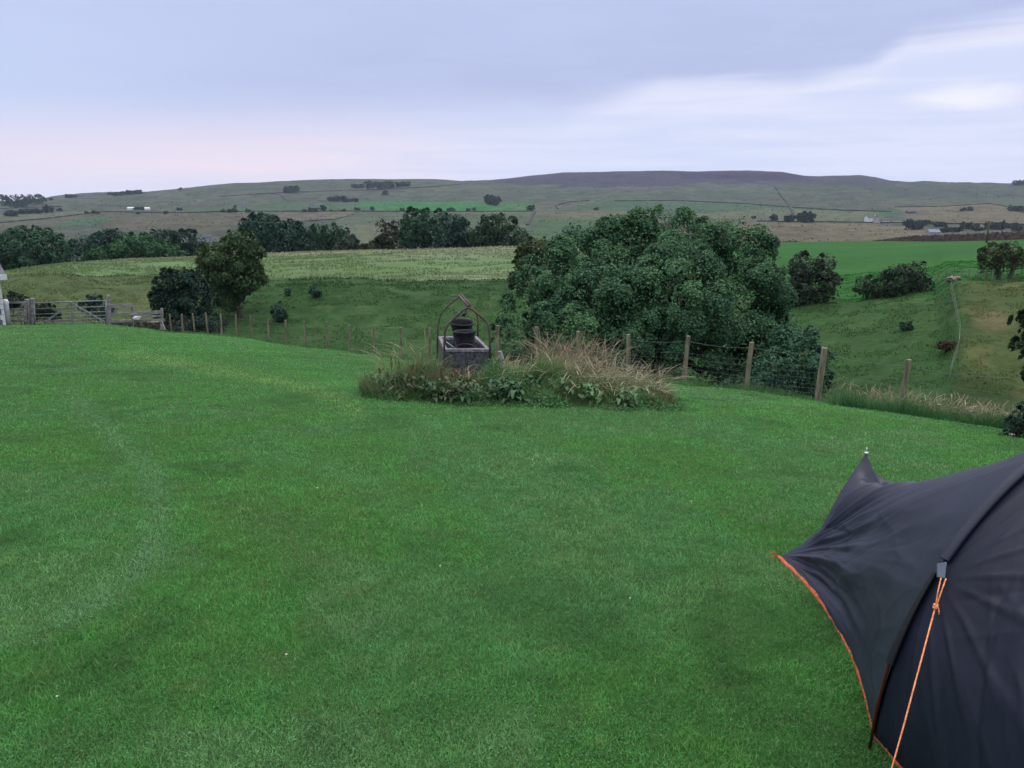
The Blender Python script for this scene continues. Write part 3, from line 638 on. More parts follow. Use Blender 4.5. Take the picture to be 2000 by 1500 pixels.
# ---- far trees and hedges on the hills, single meshes
def fartree(px, py_bot, w, h, label, c=(0.028, 0.055, 0.042), name='far_tree', cat='tree', n=None, group='trees on the far hillside', ymin=500, lobes=None, ybias=0):
    P = hit(px, min(py_bot, 478), ymin); Y = P[1]; k = Y / F
    if lobes is None:
        m = max(1, int(round(w / max(h, 1) * 1.3)))
        lobes = [(px + (i - (m - 1) / 2) * w / m, py_bot - h * R.uniform(.45, .58), w / m * .62 + .4, h * R.uniform(.42, .56)) for i in range(m)]
    n = n or int(min(4000, 90 + w * h * 7))
    return tree(name, label, cat, Y, lobes, px, max(6, n // 45), n, k * 3.2, c, k * .6, group=group, parts=False, clr=.42, limbs=2, var=.3)
FT = [
 (42, 402, 80, 22, 'big wood on the skyline at the far left'), (22, 422, 22, 12, 'first dark tree below the skyline wood at the left edge'), (36, 405, 34, 8, 'lower trees along the front of the skyline wood'),
 (60, 418, 44, 10, 'hedge line between the two dark trees under the skyline wood', ), (95, 416, 17, 14, 'round dark tree at the right end of the left hedge line'), (115, 412, 9, 5, 'small bush right of the left hedge line'),
 (138, 386, 22, 6, 'low scrub on the skyline between the wood and the skyline clump'), (100, 391, 5, 4, 'tiny lone bush on the skyline right of the wood'), (88, 391, 3, 4, 'thin sapling on the skyline right beside the wood'),
 (217, 381, 12, 6, 'leftmost low tree of the skyline clump'), (232, 382, 20, 8, 'wind-bent tree of the skyline clump'), (252, 380, 14, 8, 'rounded tree of the skyline clump'), (269, 379, 13, 8, 'rightmost round tree of the skyline clump'), (352, 371, 6, 4, 'tiny bush on the skyline above the white sheds'),
 (168, 418, 5, 5, 'small bush on the wall left of the white sheds'), (184, 417, 4, 6, 'upright sapling on the wall left of the white sheds'), (192, 417, 4, 4, 'smaller sapling beside the upright one left of the sheds'),
 (272, 410, 20, 6, 'dark hedge between the two white sheds'), (269, 418, 4, 4, 'tiny bush below the white sheds'), (323, 418, 6, 6, 'small round bush on the wall right of the white sheds'), (351, 411, 9, 5, 'low bush uphill to the right of the white sheds'),
 (436, 415, 7, 6, 'first of four small round trees on the long wall'), (449, 415, 8, 7, 'second of four small round trees on the long wall'), (458, 415, 8, 8, 'third and largest of four small round trees on the long wall'), (484, 415, 8, 6, 'fourth and most separate of four small round trees on the long wall'), (459, 405, 4, 3, 'tiny bush uphill of the four small round trees'),
 (569, 377, 28, 13, 'round-topped copse on the open hillside under the skyline'), 
 (595, 414, 7, 5, 'small bush at the left of the bushy clump on the long wall'), (612, 414, 20, 8, 'bushy clump on the long wall'), (632, 411, 8, 11, 'spindly upright tree on the long wall'), (646, 413, 6, 3, 'flat little bush right of the spindly tree'), (672, 413, 6, 5, 'bush on the long wall left of the emerald field'), (697, 411, 10, 5, 'broad bush at the bottom left corner of the emerald field'), (728, 412, 6, 8, 'narrow bush under the left of the emerald field'), (786, 412, 7, 6, 'round bush under the middle of the emerald field'),
 (880, 412, 14, 6, 'wide bush under the right half of the emerald field'), (914, 413, 7, 6, 'small bush under the right half of the emerald field'), (926, 411, 4, 6, 'thin upright bush under the right half of the emerald field'),
 (752, 381, 9, 8, 'small tree on the slope between the conifer belt and the skyline plantation'),
 (700, 367, 22, 8, 'broken left end of the skyline plantation'), (742, 368, 52, 13, 'dense dark middle of the skyline plantation'), (787, 364, 26, 9, 'right end of the skyline plantation'),
 (658, 393, 34, 10, 'left half of the tapering conifer belt above the wall'), (685, 394, 28, 6, 'low right half of the tapering conifer belt'),
 (961, 402, 23, 20, 'big round dark tree at the top edge of the emerald field'), (1037, 411, 13, 10, 'round tree at the right corner of the emerald field'),
 (1165, 411, 7, 5, 'tiny bush on the tan strip left of the sycamore top'),
 (1472, 427, 6, 5, 'tiny bush above the pale track'), (1472, 455, 8, 8, 'round bush beside the foot of the pale track'), (1511, 431, 12, 11, 'first of three trees on the wall right of the pale track'), (1541, 434, 17, 14, 'second of three trees on the wall right of the pale track'), (1575, 434, 26, 20, 'third and tallest of three trees on the wall right of the pale track'),
 (1881, 412, 8, 6, 'left one of two little bushes in the tan field'), (1895, 411, 8, 9, 'right and taller one of two little bushes in the tan field'), (1985, 413, 30, 10, 'scrub patch at the right edge above the tan field'),
 (1767, 440, 6, 8, 'thin dark bush at the left end of the valley shrub belt'), (1785, 448, 28, 18, 'thick rounded left end of the valley shrub belt'), (1808, 440, 22, 10, 'second bush of the valley shrub belt'), (1836, 443, 24, 9, 'middle bush of the valley shrub belt'), (1858, 454, 40, 10, 'low bushes in front of the valley shrub belt'),
 (1893, 447, 32, 12, 'dark bush of the valley shrub belt just left of the power pole'), (1912, 451, 22, 8, 'low bush at the foot of the power pole'), (1945, 448, 40, 14, 'tall bushes of the valley shrub belt right of the power pole'), (1972, 446, 28, 10, 'sparse bush near the right end of the valley shrub belt'), (1990, 452, 22, 16, 'last dark bush of the valley shrub belt at the right edge'),
 (1510, 478, 22, 7, 'first low hedge bush on the crest behind the bright field'), (1545, 478, 34, 7, 'second low hedge bush on the crest behind the bright field')]
for q in FT:
    ym = 500
    fartree(q[0], q[1], q[2], q[3], q[4], name='far_copse' if q[2] > 30 else ('far_bush' if ('bush' in q[4] or 'scrub' in q[4] or 'hedge' in q[4]) else 'far_tree'),
            cat='wood' if q[2] > 40 else ('bush' if ('bush' in q[4] or 'scrub' in q[4] or 'hedge' in q[4]) else 'tree'), c=(0.022, 0.043, 0.036), ymin=ym)
fartree(1990, 362, 22, 10, 'dark plantation corner on the skyline at the right edge', name='far_copse', cat='wood', c=(.02, .035, .035))

# ---- walls, tracks on the far land
def wall(pts_px, hgt, wid, label, name='dry_stone_wall', mat=None, ymin=500, cat='wall', group='walls crossing the far hillside', samples=26, lift=0.0):
    P = []
    for (a, b), (c, d) in zip(pts_px[:-1], pts_px[1:]):
        n = max(3, int(samples * math.hypot(c - a, d - b) / 200) + 2)
        for i in range(n): t = i / n; P.append((a + (c - a) * t, b + (d - b) * t))
    P.append(pts_px[-1]); G = [hit(a, b, ymin) for a, b in P]
    V = []; k = len(G)
    for i, g_ in enumerate(G):
        d = G[min(i + 1, k - 1)][:2] - G[max(i - 1, 0)][:2]; d = d / (np.linalg.norm(d) + 1e-9); s = np.array([-d[1], d[0], 0]) * wid / 2
        hh = hgt * R.uniform(.85, 1.1); b = np.array([0, 0, -hgt * .6]); tz = np.array([0, 0, hh])
        V += [g_ - s * 1.3 + b, g_ - s + tz, g_ + s + tz, g_ + s * 1.3 + b]
    V = np.array(V); Fq = []
    for i in range(k - 1):
        for j in range(3): Fq.append([i * 4 + j, i * 4 + j + 1, i * 4 + j + 5, i * 4 + j + 4])
    Fq += [[0, 3, 2, 1], [(k - 1) * 4 + q for q in (0, 1, 2, 3)]]
    o = mesh(name, V, np.array(Fq), mat or M_WALL, smooth=False); recenter(o, G[k // 2])
    return tag(o, label, cat, group) if cat else o
wall([(0, 436), (120, 424), (200, 414), (330, 416), (500, 413), (700, 413), (860, 414), (1040, 413)], 1.6, 1.6, 'long dark wall running level under the emerald field and the white sheds')
wall([(702, 413), (680, 422), (650, 429), (600, 432)], 1.2, 5, 'dark wall slanting down left from the corner of the emerald field')
wall([(1200, 393), (1320, 392), (1450, 398), (1540, 405), (1640, 411), (1740, 414)], 1.8, 1.8, 'wall crossing the moor side above the sycamore top')
wall([(1513, 364), (1528, 385), (1538, 397), (1552, 420), (1560, 430)], 2.5, 5, 'wall running straight down the moor to the three trees')
wall([(1480, 433), (1600, 434), (1700, 435), (1800, 436), (1900, 438), (2010, 439)], 1.6, 1.8, 'wall along the lower edge of the farmhouse field')
wall([(1748, 405), (1850, 403), (1930, 398), (1960, 402), (1990, 412), (2010, 420)], 1.6, 2, 'wall round the top of the tan field at the right')
wall([(1044, 414), (1038, 424), (1030, 440)], 1.6, 5, 'short wall dropping from the round tree at the corner of the emerald field')
wall([(1090, 408), (1085, 402), (1110, 395), (1150, 392)], 1.8, 3, 'short kinked wall beside the foot of the pale hill track')
wall([(555, 386), (562, 392), (545, 380), (528, 378)], 1.5, 3, 'short wall below the round-topped copse')
wall([(0, 368 + 40), (60, 405), (120, 404)], 1.5, 2, 'wall under the skyline wood at the far left')
wall([(430, 384), (520, 378), (620, 374), (700, 372), (830, 366), (900, 360)], 1.5, 2.5, 'faint wall climbing below the skyline plantation')
M_TRACK = plain('pale_track', (0.065, 0.06, 0.062), 0.95, scale=.3, c2=(0.095, 0.09, 0.09), bd=0)
def track(pts_px, wid, name, ymin=500): return kind(wall(pts_px, .35, wid, None, name=name, mat=M_TRACK, ymin=ymin, cat=None), 'structure')
track([(1070, 412), (1095, 404), (1150, 397), (1180, 385), (1210, 372), (1240, 362)], 4, 'hill_track'); track([(1476, 457), (1486, 444), (1497, 432)], 5, 'farm_track')
# reddish wall on the crest behind the bright field
V = []; G = []
for k, px in enumerate(np.arange(1712, 2120, 1.2)):
    x = (px - 1000) / F * 192 * CP; z = h1(x, 192); hh = np.interp(px, [1712, 1750, 1790, 1860, 2000], [.15, .7, 1.25, 1.55, 1.8]) * (1 + .10 * math.sin(k * 1.9) + .08 * R.normal())
    V += [(x, 191.6, z - 1), (x, 191.7, z + hh), (x, 192.3, z + hh * .98), (x, 192.4, z - 1)]; G.append((x, 192, z))
k = len(G); Fq = [[i * 4 + j, i * 4 + j + 1, i * 4 + j + 5, i * 4 + j + 4] for i in range(k - 1) for j in range(3)] + [[0, 3, 2, 1], [k * 4 - 4, k * 4 - 3, k * 4 - 2, k * 4 - 1]]
o = mesh('dry_stone_wall', V, np.array(Fq), plain('red_stone', (.05, .032, .034), .95, scale=1.2, c2=(.11, .08, .08), bd=.1), smooth=False); recenter(o, G[k // 2])
tag(o, 'reddish dry stone wall along the crest of the bright green field', 'wall')

# ---- far houses
def house(px, py, w, label, wallm, roofm, hgt=4.5, roofh=3, depth=7, rot=0.0, name='farmhouse', wins=3, chim=True, cat='house'):
    P = hit(px, py, 500); L = w * P[1] / F; T = Matrix.Rotation(rot, 3, 'Z')
    def M(V): return np.array([np.array(T @ Vector(v)) + P for v in V])
    r = thing(name, label, cat, P)
    mb = MB(); mb.box((-L / 2, -depth / 2, -2), (L / 2, depth / 2, hgt), M)
    for s_ in (-1, 1): mb.add(M([(s_ * L / 2, -depth / 2, hgt), (s_ * L / 2, depth / 2, hgt), (s_ * L / 2, 0, hgt + roofh)]), [[0, 1, 2]])
    mb.build('wall', wallm, r)
    mb = MB(); e = .35
    for s_ in (-1, 1):
        V = [(-L / 2 - e, s_ * (depth / 2 + e), hgt - .25), (L / 2 + e, s_ * (depth / 2 + e), hgt - .25), (L / 2 + e, 0, hgt + roofh + .1), (-L / 2 - e, 0, hgt + roofh + .1)]
        V += [(a, b, c - .3) for a, b, c in V]
        mb.add(M(V), [[0, 1, 2, 3], [7, 6, 5, 4], [0, 4, 5, 1], [1, 5, 6, 2], [2, 6, 7, 3], [3, 7, 4, 0]])
    rf = mb.build('roof', roofm, r)
    if chim:
        mb = MB(); mb.box((L / 2 - 1.4, -.5, hgt + roofh - .6), (L / 2 - .3, .5, hgt + roofh + 1.4), M); c = mb.build('chimney', wallm, r); c.parent = rf; c.location = (0, 0, 0)
    for i in range(wins):
        x = -L / 2 + L * (i + .5) / wins; mb = MB(); mb.box((x - .5, -depth / 2 - .06, 1.2), (x + .5, -depth / 2 + .05, 2.6), M); mb.build('window', M_DARKGLASS, r)
house(1700, 432, 22, 'white farmhouse with a dark roof on the far hillside at the right', M_WHITE, M_SLATE, 5.5, 4, 9, .35)
house(1712, 434, 16, 'stone barn gable joined to the right of the white farmhouse', plain('pale_stone', (.26, .25, .27), .9, scale=.5, c2=(.34, .32, .33), bd=.05), M_SLATE, 5, 5, 10, 1.2, name='barn', wins=2, chim=False, cat='barn')
house(1730, 434, 12, 'small white outbuilding right of the stone barn', M_WHITE, M_SLATE, 3, 2.2, 6, -.4, name='outbuilding', wins=2, chim=False, cat='shed')
house(1779, 417, 17, 'long dark purple-grey barn alone at the edge of the tan field', plain('dark_barn', (.06, .055, .10), .9, scale=.5, bd=0), M_SLATE, 4, 3, 9, 0, name='barn', wins=0, chim=False, cat='barn')
house(1822, 458, 24, 'grey roofed cottage half hidden behind the reddish wall', M_GREYWALL, plain('pale_slate', (.17, .18, .23), .8, scale=1, c2=(.24, .25, .31), bd=0), 3.2, 3.2, 7, .2, name='cottage', wins=3)
house(256, 409, 12, 'low white shed left of the dark hedge on the far hill', M_WHITE, M_WHITE, 3.2, 2, 9, 0, name='farm_shed', wins=0, chim=False, cat='shed')
house(288, 410, 9, 'small white shed right of the dark hedge on the far hill', M_WHITE, M_WHITE, 3.5, 2, 8, .3, name='farm_shed', wins=0, chim=False, cat='shed')
house(478, 402, 14, 'faint grey farm buildings uphill of the four small round trees', M_GREYWALL, M_SLATE, 4, 3, 8, .2, name='farmhouse', wins=2)
house(612, 400, 13, 'little pale farmstead above the bushy clump on the long wall', M_GREYWALL, M_SLATE, 4, 3, 8, -.2, name='farmhouse', wins=3)
house(405, 472, 16, 'slate roofed house peeping above the trees left of the leaning tree', M_GREYWALL, M_SLATE, 5, 4, 8, .5, name='village_house', wins=2)

# ---- power poles
def ppole(px, pb, ptop, Y, label):
    top = pt(px, ptop, Y); x, y = top[0], top[1]; z0 = h1(x, y); r = thing('power_pole', label, 'power pole', (x, y, z0), 'power poles')
    MB().tube([(x, y, z0 - .5), (x, y, top[2])], [.24, .17], 8).build('pole', M_BARK, r, smooth=True)
    MB().beam((x - .8, y, top[2] - .15), (x + .8, y, top[2] - .15), .1, .12).build('crossarm', M_BARK, r)
    for k in (-.7, 0, .7): MB().tube([(x + k, y, top[2] - .1), (x + k, y, top[2] + .18)], .05, 6).build('insulator', M_GREYWALL, r)
ppole(1932, 480, 432, 172, 'wooden power pole with a crossarm standing above the open hawthorn'); ppole(1999, 475, 442, 230, 'distant power pole cut by the right edge above the reddish wall')

# ------------------------------------------------------------------ wire fence
fence = thing('wire_fence', 'post and wire fence with lichened round posts along the bottom of the lawn', 'fence', (*fpos(20), h1(*fpos(20))))
tops = []
for i in range(24):
    X, Y = fpos(i); z0 = h1(X, Y); q = pt(1000, fence_top[i], Y)[2]
    hgt = min(max(q - z0, .95), 1.3); ln = R.normal(size=2) * .025
    if i in (20, 21, 22, 23): ln = np.array([.07, 0])
    r = (R.uniform(.042, .05) if i < 16 else R.uniform(.05, .06)) if i != 22 else .068
    P = [(X, Y, z0 - .3), (X + ln[0] * .5, Y + ln[1] * .5, z0 + hgt * .5), (X + ln[0], Y + ln[1], z0 + hgt - .012), (X + ln[0], Y + ln[1], z0 + hgt)]
    MB().tube(P, [r * 1.04, r, r, r * .86], 10).build('fence_post', M_POST, fence, smooth=False)
    tops.append(np.array([X + ln[0], Y + ln[1], z0 + hgt]))
tops += [tops[-1] + (tops[-1] - tops[-2]) + np.array([0, 0, .05]), tops[-1] + 2 * (tops[-1] - tops[-2])]
def strand(dz, rad, a, b, sag=.03):
    P = []
    for i in range(a, b):
        p, q = tops[i], tops[i + 1]
        for k in range(6): t = k / 6; P.append(p + (q - p) * t + np.array([0, 0, dz - sag * 4 * t * (1 - t)]))
    P.append(tops[b] + np.array([0, 0, dz])); return MB().tube(P, rad, 4)
strand(-.13, .0045, 0, 25, .05).build('barbed_wire', M_WIRE, fence)
mb = MB()
for dz in (-.42, -.55, -.68, -.80, -.90, -1.0):
    s_ = strand(dz, .0022, 0, 25, .01); mb.add(np.concatenate(s_.V), np.concatenate(s_.F4))
for i in range(15, 25):
    for k in range(12):
        t = k / 12; p = tops[i] * (1 - t) + tops[i + 1] * t; s_ = MB().tube([p + np.array([0, 0, -.42]), p + np.array([0, 0, -1.0])], .002, 4, caps=False); mb.add(np.concatenate(s_.V), np.concatenate(s_.F4))
mb.build('wire_netting', M_WIRE, fence)

# fence climbing the far slope at the right, with leaning pale posts
sf = [(1855, 572), (1862, 600), (1868, 632), (1873, 658), (1871, 690), (1862, 715), (1853, 745), (1846, 778)]
G = [hit(a, b, 20, 100) for a, b in sf]; slope_f = thing('wire_fence', 'thin leaning wire fence running down the far slope beside the brown patch', 'fence', G[3])
SG = []
for a, b in zip(G[:-1], G[1:]):
    n = max(1, int(np.linalg.norm(b - a) / 3.2))
    for k in range(n): p = a + (b - a) * k / n; SG.append(np.array([p[0], p[1], h1(p[0], p[1])]))
for p in SG: MB().tube([p + np.array([0, 0, -.2]), p + np.array([R.normal() * .06, 0, 1.0])], .022, 6).build('fence_post', M_POST, slope_f)
mb = MB()
for dz in (.4, .7, .95): mb.tube([p + np.array([0, 0, dz]) for p in SG], .005, 4)
mb.build('fence_wire', M_WIRE, slope_f)
ff = thing('wire_fence', 'low wire fence at the bottom of the bright field left of the open hawthorn', 'fence', hit(1900, 548, 50, 120)); pp = []
for a in np.linspace(1842, 1950, 8):
    p = hit(a, 549, 50, 120); p[1] += 1; pp.append(p); MB().tube([p + np.array([0, 0, -.3]), p + np.array([0, 0, 1.0])], .05, 6).build('fence_post', M_POST, ff)
mb = MB(); mb.tube([p + np.array([0, 0, .9]) for p in pp], .015, 4); mb.tube([p + np.array([0, 0, .5]) for p in pp], .015, 4); mb.build('fence_wire', M_WIRE, ff)
# stones heaped on the knoll
for k, (a, b, s_) in enumerate([(1858, 546, .5), (1868, 544, .42), (1850, 549, .3)]):
    p = hit(a, b + 3, 50, 120); V = []
    bm = R.normal(size=(1, 3))
    th, ph = np.meshgrid(np.linspace(0, math.pi, 7), np.linspace(0, 2 * math.pi, 10, endpoint=False), indexing='ij')
    V = np.stack([np.sin(th) * np.cos(ph), np.sin(th) * np.sin(ph) * .8, np.cos(th) * .6], -1).reshape(-1, 3); V *= (1 + .25 * np.sin(V @ R.normal(size=(3, 1)) * 4)); V = V * s_ + p + np.array([0, 0, s_ * .3])
    Fq = [[i * 10 + j, i * 10 + (j + 1) % 10, (i + 1) * 10 + (j + 1) % 10, (i + 1) * 10 + j] for i in range(6) for j in range(10)]
    o = mesh('boulder', V, np.array(Fq), plain('field_stone', (.16, .13, .12), .9, scale=4, c2=(.28, .25, .23), bd=.02) if k == 0 else bpy.data.materials['field_stone'], smooth=False); recenter(o, p)
    tag(o, ['largest stone of the pile where the knoll meets the bright field', 'right-hand stone of the pile on the knoll', 'smallest stone of the pile on the knoll'][k], 'stone', 'stones heaped on the knoll')

# ------------------------------------------------------------------ gates and rails at the left
YG = 41.0
gate = thing('field_gate', 'galvanised seven-bar metal field gate with two diagonal braces', 'gate', (*pt(139, 634, YG)[:2], h1(pt(139, 634, YG)[0], YG)))
for k, (a, b, r) in enumerate([(592.0, 587.0, .032), (603.2, 598.6, .022), (614, 608.6, .022), (621.2, 615.6, .022), (627.2, 622, .022), (632.6, 628.2, .022), (637.4, 634, .022)]):
    mb = MB(); mb.tube([pt(67.5, a, YG), pt(207, b, YG)], r, 8); mb.build('gate_bar', M_GALV, gate, smooth=True)
mb = MB()
for px, t_, b_ in ((67.5, 592, 638), (207, 587, 634.5)): mb.tube([pt(px, t_ - .8, YG), pt(px, b_, YG)], .03, 8)
mb.build('gate_stile', M_GALV, gate, smooth=True)
mb = MB(); mb.beam(pt(139, 590, YG - .06), pt(141, 637, YG - .06), .09, .04); mb.build('centre_upright', M_GALV, gate)
for q in ((92, 627), (204, 629)): MB().beam(pt(139, 591.5, YG - .10), pt(*q, YG - .10), .04, .08).build('diagonal_brace', M_GALV, gate)
def gpost(px, top, bot, Y, wd, label, name='gate_post', lean=0, group='old timber gate posts'):
    a, b = pt(px, bot + 3, Y), pt(px + lean, top, Y); z = h1(a[0], a[1]); a[2] = min(a[2], z - .1)
    mb = MB(); m = (a + b) / 2 + R.normal(size=3) * .015; mb.tube([a, m, b, b + np.array([0, 0, .03])], [wd * .74, wd * .7, wd * .66, wd * .4], 6)
    o = mb.build(name, M_GREYWOOD); recenter(o, a); return tag(o, label, 'post', group)
gpost(53, 585, 629, YG + .2, .20, 'thick weathered timber post at the latch side of the small wooden gate', lean=-.5)
gpost(65, 583, 629, YG + .3, .16, 'gnarled timber post between the wooden gate and the metal gate', lean=-1.5)
gpost(61, 584, 629, YG + 1.0, .10, 'slim crooked post squeezed between the two thick gate posts', lean=-2)
gpost(211.5, 577, 633, YG + .3, .13, 'tall thin timber post at the right end of the metal gate')
gpost(10, 586, 631, YG + .1, .17, 'timber hanging post of the wooden gate beside the white bollard')
wg = thing('wooden_gate', 'small weathered wooden gate with a slanting brace beside the metal gate', 'gate', (*pt(31, 630, YG)[:2], h1(pt(31, 630, YG)[0], YG)))
for a in (591, 604, 616.5, 627): MB().beam(pt(13, a, YG - .03), pt(50, a - .3, YG - .03), .04, .10).build('gate_rail', M_GREYWOOD, wg)
for px in (13, 49.5): MB().beam(pt(px, 589, YG - .08), pt(px, 629, YG - .08), .05, .12).build('gate_upright', M_GREYWOOD, wg)
MB().beam(pt(47, 590, YG - .12), pt(33, 615, YG - .12), .04, .09).build('brace', M_GREYWOOD, wg)
MB().beam(pt(33, 617, YG - .12), pt(47, 627, YG - .12), .04, .07).build('brace', M_GREYWOOD, wg)
# rail fence
rf = thing('rail_fence', 'broken grey timber rail fence between the metal gate and the wire fence', 'fence', (*pt(262, 636, 42)[:2], h1(pt(262, 636, 42)[0], 42)))
for (a, b, c, d, hh) in ((209, 598, 258, 596.8, .14), (256, 612, 317, 609.5, .12), (212, 614, 260, 612, .08), (258, 618.5, 316, 617, .08), (212, 628, 316, 625, .09)):
    MB().beam(pt(a, b, 42.0), pt(c, d, 42.2), .06, hh * 1.45).build('rail', M_GREYWOOD, rf)
for px, t_, b_ in ((214, 600, 634), (259, 596, 636), (316, 602, 641)): MB().beam(pt(px, t_, 42.3), pt(px, b_ + 3, 42.3), .10, .12).build('rail_post', M_GREYWOOD, rf)
MB().beam(pt(314, 626, 42.0), pt(322, 645, 42.0), .09, .10).build('strut', M_GREYWOOD, rf)
# low tumbled stone wall under the rails
mb = MB(); 
for c_ in range(5):
    x = 212.0
    while x < 314:
        w_ = R.uniform(4, 9); q = pt(x + w_ / 2, 641 - c_ * 3.6 + R.normal() * .4, 42.9); d = np.array([w_ * .0135 * .97, .2, .052])
        if c_ < 4 or R.random() < .5: mb.box(q - d, q + d, None, .02)
        x += w_
sw = mb.build('stone_wall', plain('mossy_stone', (.07, .075, .05), .95, scale=5, c2=(.22, .19, .16), bd=.03)); recenter(sw, pt(262, 640, 42.9)); tag(sw, 'low tumbled mossy stone wall beneath the broken timber rails', 'wall')
q = pt(267, 620.5, 41.8); mb = MB(); mb.box(q + np.array([-.17, -.14, -.06]), q + np.array([.17, .14, .05]), None, .035); o = mb.build('mineral_block', M_WHITE); recenter(o, q)
tag(o, 'small white block resting on the stone wall among the timber rails', 'block')
# white bollard and the corner of a pale building
q = pt(15, 626, YG - .6); q[2] = h1(q[0], q[1]); zt = pt(15, 584, YG - .6)[2]
mb = MB(); mb.tube([q, q + [0, 0, (zt - q[2]) * .8], q + [0, 0, (zt - q[2]) * .88], q + [0, 0, (zt - q[2]) * .97], q + [0, 0, zt - q[2]]], [.15, .14, .17, .12, .04], 12)
o = mb.build('bollard', M_WHITE, smooth=True); recenter(o, q); tag(o, 'white round-topped bollard at the hinge of the small wooden gate', 'bollard')
bx = pt(6, 600, 40)[0]; zb = h1(bx, 40); bd_ = thing('outbuilding', 'corner of a blue-grey building with white trim cut by the left edge', 'building', (bx, 40, zb))
zr = pt(10, 541, 40)[2]
def BM(V):                                             # local x along the front (to the left), y away from us, turned to face the lawn
    V = np.asarray(V, float); a = math.radians(42); return np.stack([bx - V[:, 0] * math.cos(a) - V[:, 1] * math.sin(a), 40 - V[:, 0] * math.sin(a) * .5 + V[:, 1] * math.cos(a), V[:, 2]], 1)
MB().box((0, 0, zb - .8), (5, 4, zr), BM).build('wall', plain('blue_grey_render', (.10, .12, .19), .8, scale=3, c2=(.14, .16, .23), bd=.01), bd_)
mb = MB()
for k in range(9): z = zb + (zr - zb) * k / 9; mb.box((-.03, -.03, z), ((.22 if k % 2 else .13), .1, z + (zr - zb) / 9 - .02), BM)
mb.build('corner_trim', M_WHITE, bd_)
mb = MB(); V = [(-.3, -.35, zr), (5.3, -.35, zr), (5.3, 2, zr + 1.1), (-.3, 2, zr + 1.1), (-.3, 4.35, zr), (5.3, 4.35, zr)]; V += [(a, b, c + .14) for a, b, c in V]
mb.add(BM(V), [[0, 3, 2, 1], [3, 4, 5, 2], [6, 7, 8, 9], [9, 8, 11, 10], [0, 6, 9, 3], [3, 9, 10, 4], [0, 1, 7, 6], [4, 10, 11, 5], [1, 2, 8, 7], [2, 5, 11, 8]])
mb.build('roof', M_SLATE, bd_); MB().box((-.33, -.42, zr - .12), (5.3, -.36, zr + .16), BM).build('fascia', M_WHITE, bd_)
MB().box((1.0, -.05, zb + .9), (2.3, .04, zb + 2.0), BM).build('window', M_DARKGLASS, bd_)

# ------------------------------------------------------------------ trough, frame and buckets
YT = 12.5
fl, fr_ = pt(868, 684, YT), pt(956, 682, YT); zr_ = (fl[2] + fr_[2]) / 2
bl, br = pt(857, 657, 13.8), pt(931, 655, 13.8)
TB = -2.62 + EYE - .02
trough = thing('water_trough', 'mossy grey stone trough with a bent iron pipe frame above it, sunk in weeds', 'trough', ((fl[0] + br[0]) / 2, 13.1, TB - .1))
def quadring(c, th):       # inset corners
    m = np.mean(c, 0); return [p + (m - p) / np.linalg.norm(m - p) * th * 1.4 for p in c]
cor = [np.array([fl[0], fl[1]]), np.array([fr_[0], fr_[1]]), np.array([br[0], br[1]]), np.array([bl[0], bl[1]])]
inn = quadring(cor, .085); zt = zr_
V = [(*p, TB - .25) for p in cor] + [(*p, zt - .035) for p in cor] + [(*p, zt - .035) for p in inn] + [(*p, zt - .42) for p in inn]
Fq = []
for i in range(4):
    j = (i + 1) % 4; Fq += [[i, j, 4 + j, 4 + i], [4 + i, 4 + j, 8 + j, 8 + i], [8 + i, 8 + j, 12 + j, 12 + i]]
Fq += [[12, 13, 14, 15], [3, 2, 1, 0]]
MB().add(V, Fq).build('basin', M_STONE, trough)
co2 = [p + (p - np.mean(cor, 0)) * .02 for p in cor]; in2 = quadring(cor, .075)
V = [(*p, zt - .035) for p in co2] + [(*p, zt + .01) for p in co2] + [(*p, zt + .01) for p in in2] + [(*p, zt - .035) for p in in2]; Fq = []
for i in range(4):
    j = (i + 1) % 4; Fq += [[i, j, 4 + j, 4 + i], [4 + i, 4 + j, 8 + j, 8 + i], [8 + i, 8 + j, 12 + j, 12 + i], [12 + i, 12 + j, j, i]]
MB().add(V, Fq).build('rim', M_RIM, trough)
YB = 13.8
FA, BA = pt(914, 597, YT), pt(896, 577, YB)
def arch(pxs, Y):
    P = [pt(a, b, Y) for a, b in pxs]
    Q = [P[0]]                                        # soften the bends
    for i in range(1, len(P) - 1):
        Q += [P[i] + (P[i - 1] - P[i]) * .22, P[i] + (P[i - 1] - P[i]) * .10 + (P[i + 1] - P[i]) * .03 + R.normal(size=3) * .004, P[i] + (P[i - 1] - P[i]) * .03 + (P[i + 1] - P[i]) * .10, P[i] + (P[i + 1] - P[i]) * .22, P[i] * .5 + P[i + 1] * .5 + R.normal(size=3) * .008]
    return Q + [P[-1]]
fr1 = MB(); fr1.tube(arch([(867, 726), (868, 650), (872, 636), (914, 597), (955, 632), (957, 700)], YT - .04), .017, 8)
f1 = fr1.build('frame_arch', M_IRON, trough, smooth=True)
fr2 = MB(); fr2.tube(arch([(854, 700), (856, 618), (897, 577), (933, 612), (933, 657)], YB + .04), .015, 8)
f2_ = fr2.build('frame_arch', M_IRON, trough, smooth=True)
mb = MB(); mb.tube([FA + [0.0, -.05, .0], BA + [0, .05, 0]], .017, 8); mb.tube([FA + [.045, -.03, .01], BA + [.045, .04, .01]], .015, 8); mb.tube([FA + [.02, 0, -.03], BA + [.02, 0, -.03]], .02, 6)
mb.build('ridge_bar', M_IRON, trough, smooth=True)
hk = FA + np.array([-.07, .35, -.02])
mb = MB(); mb.tube([FA + [-.01, .3, 0], FA + [-.05, .32, -.10], FA + [-.09, .33, -.16], FA + [-.07, .33, -.22]], .016, 6); mb.build('hook', M_GALV, trough, smooth=True)
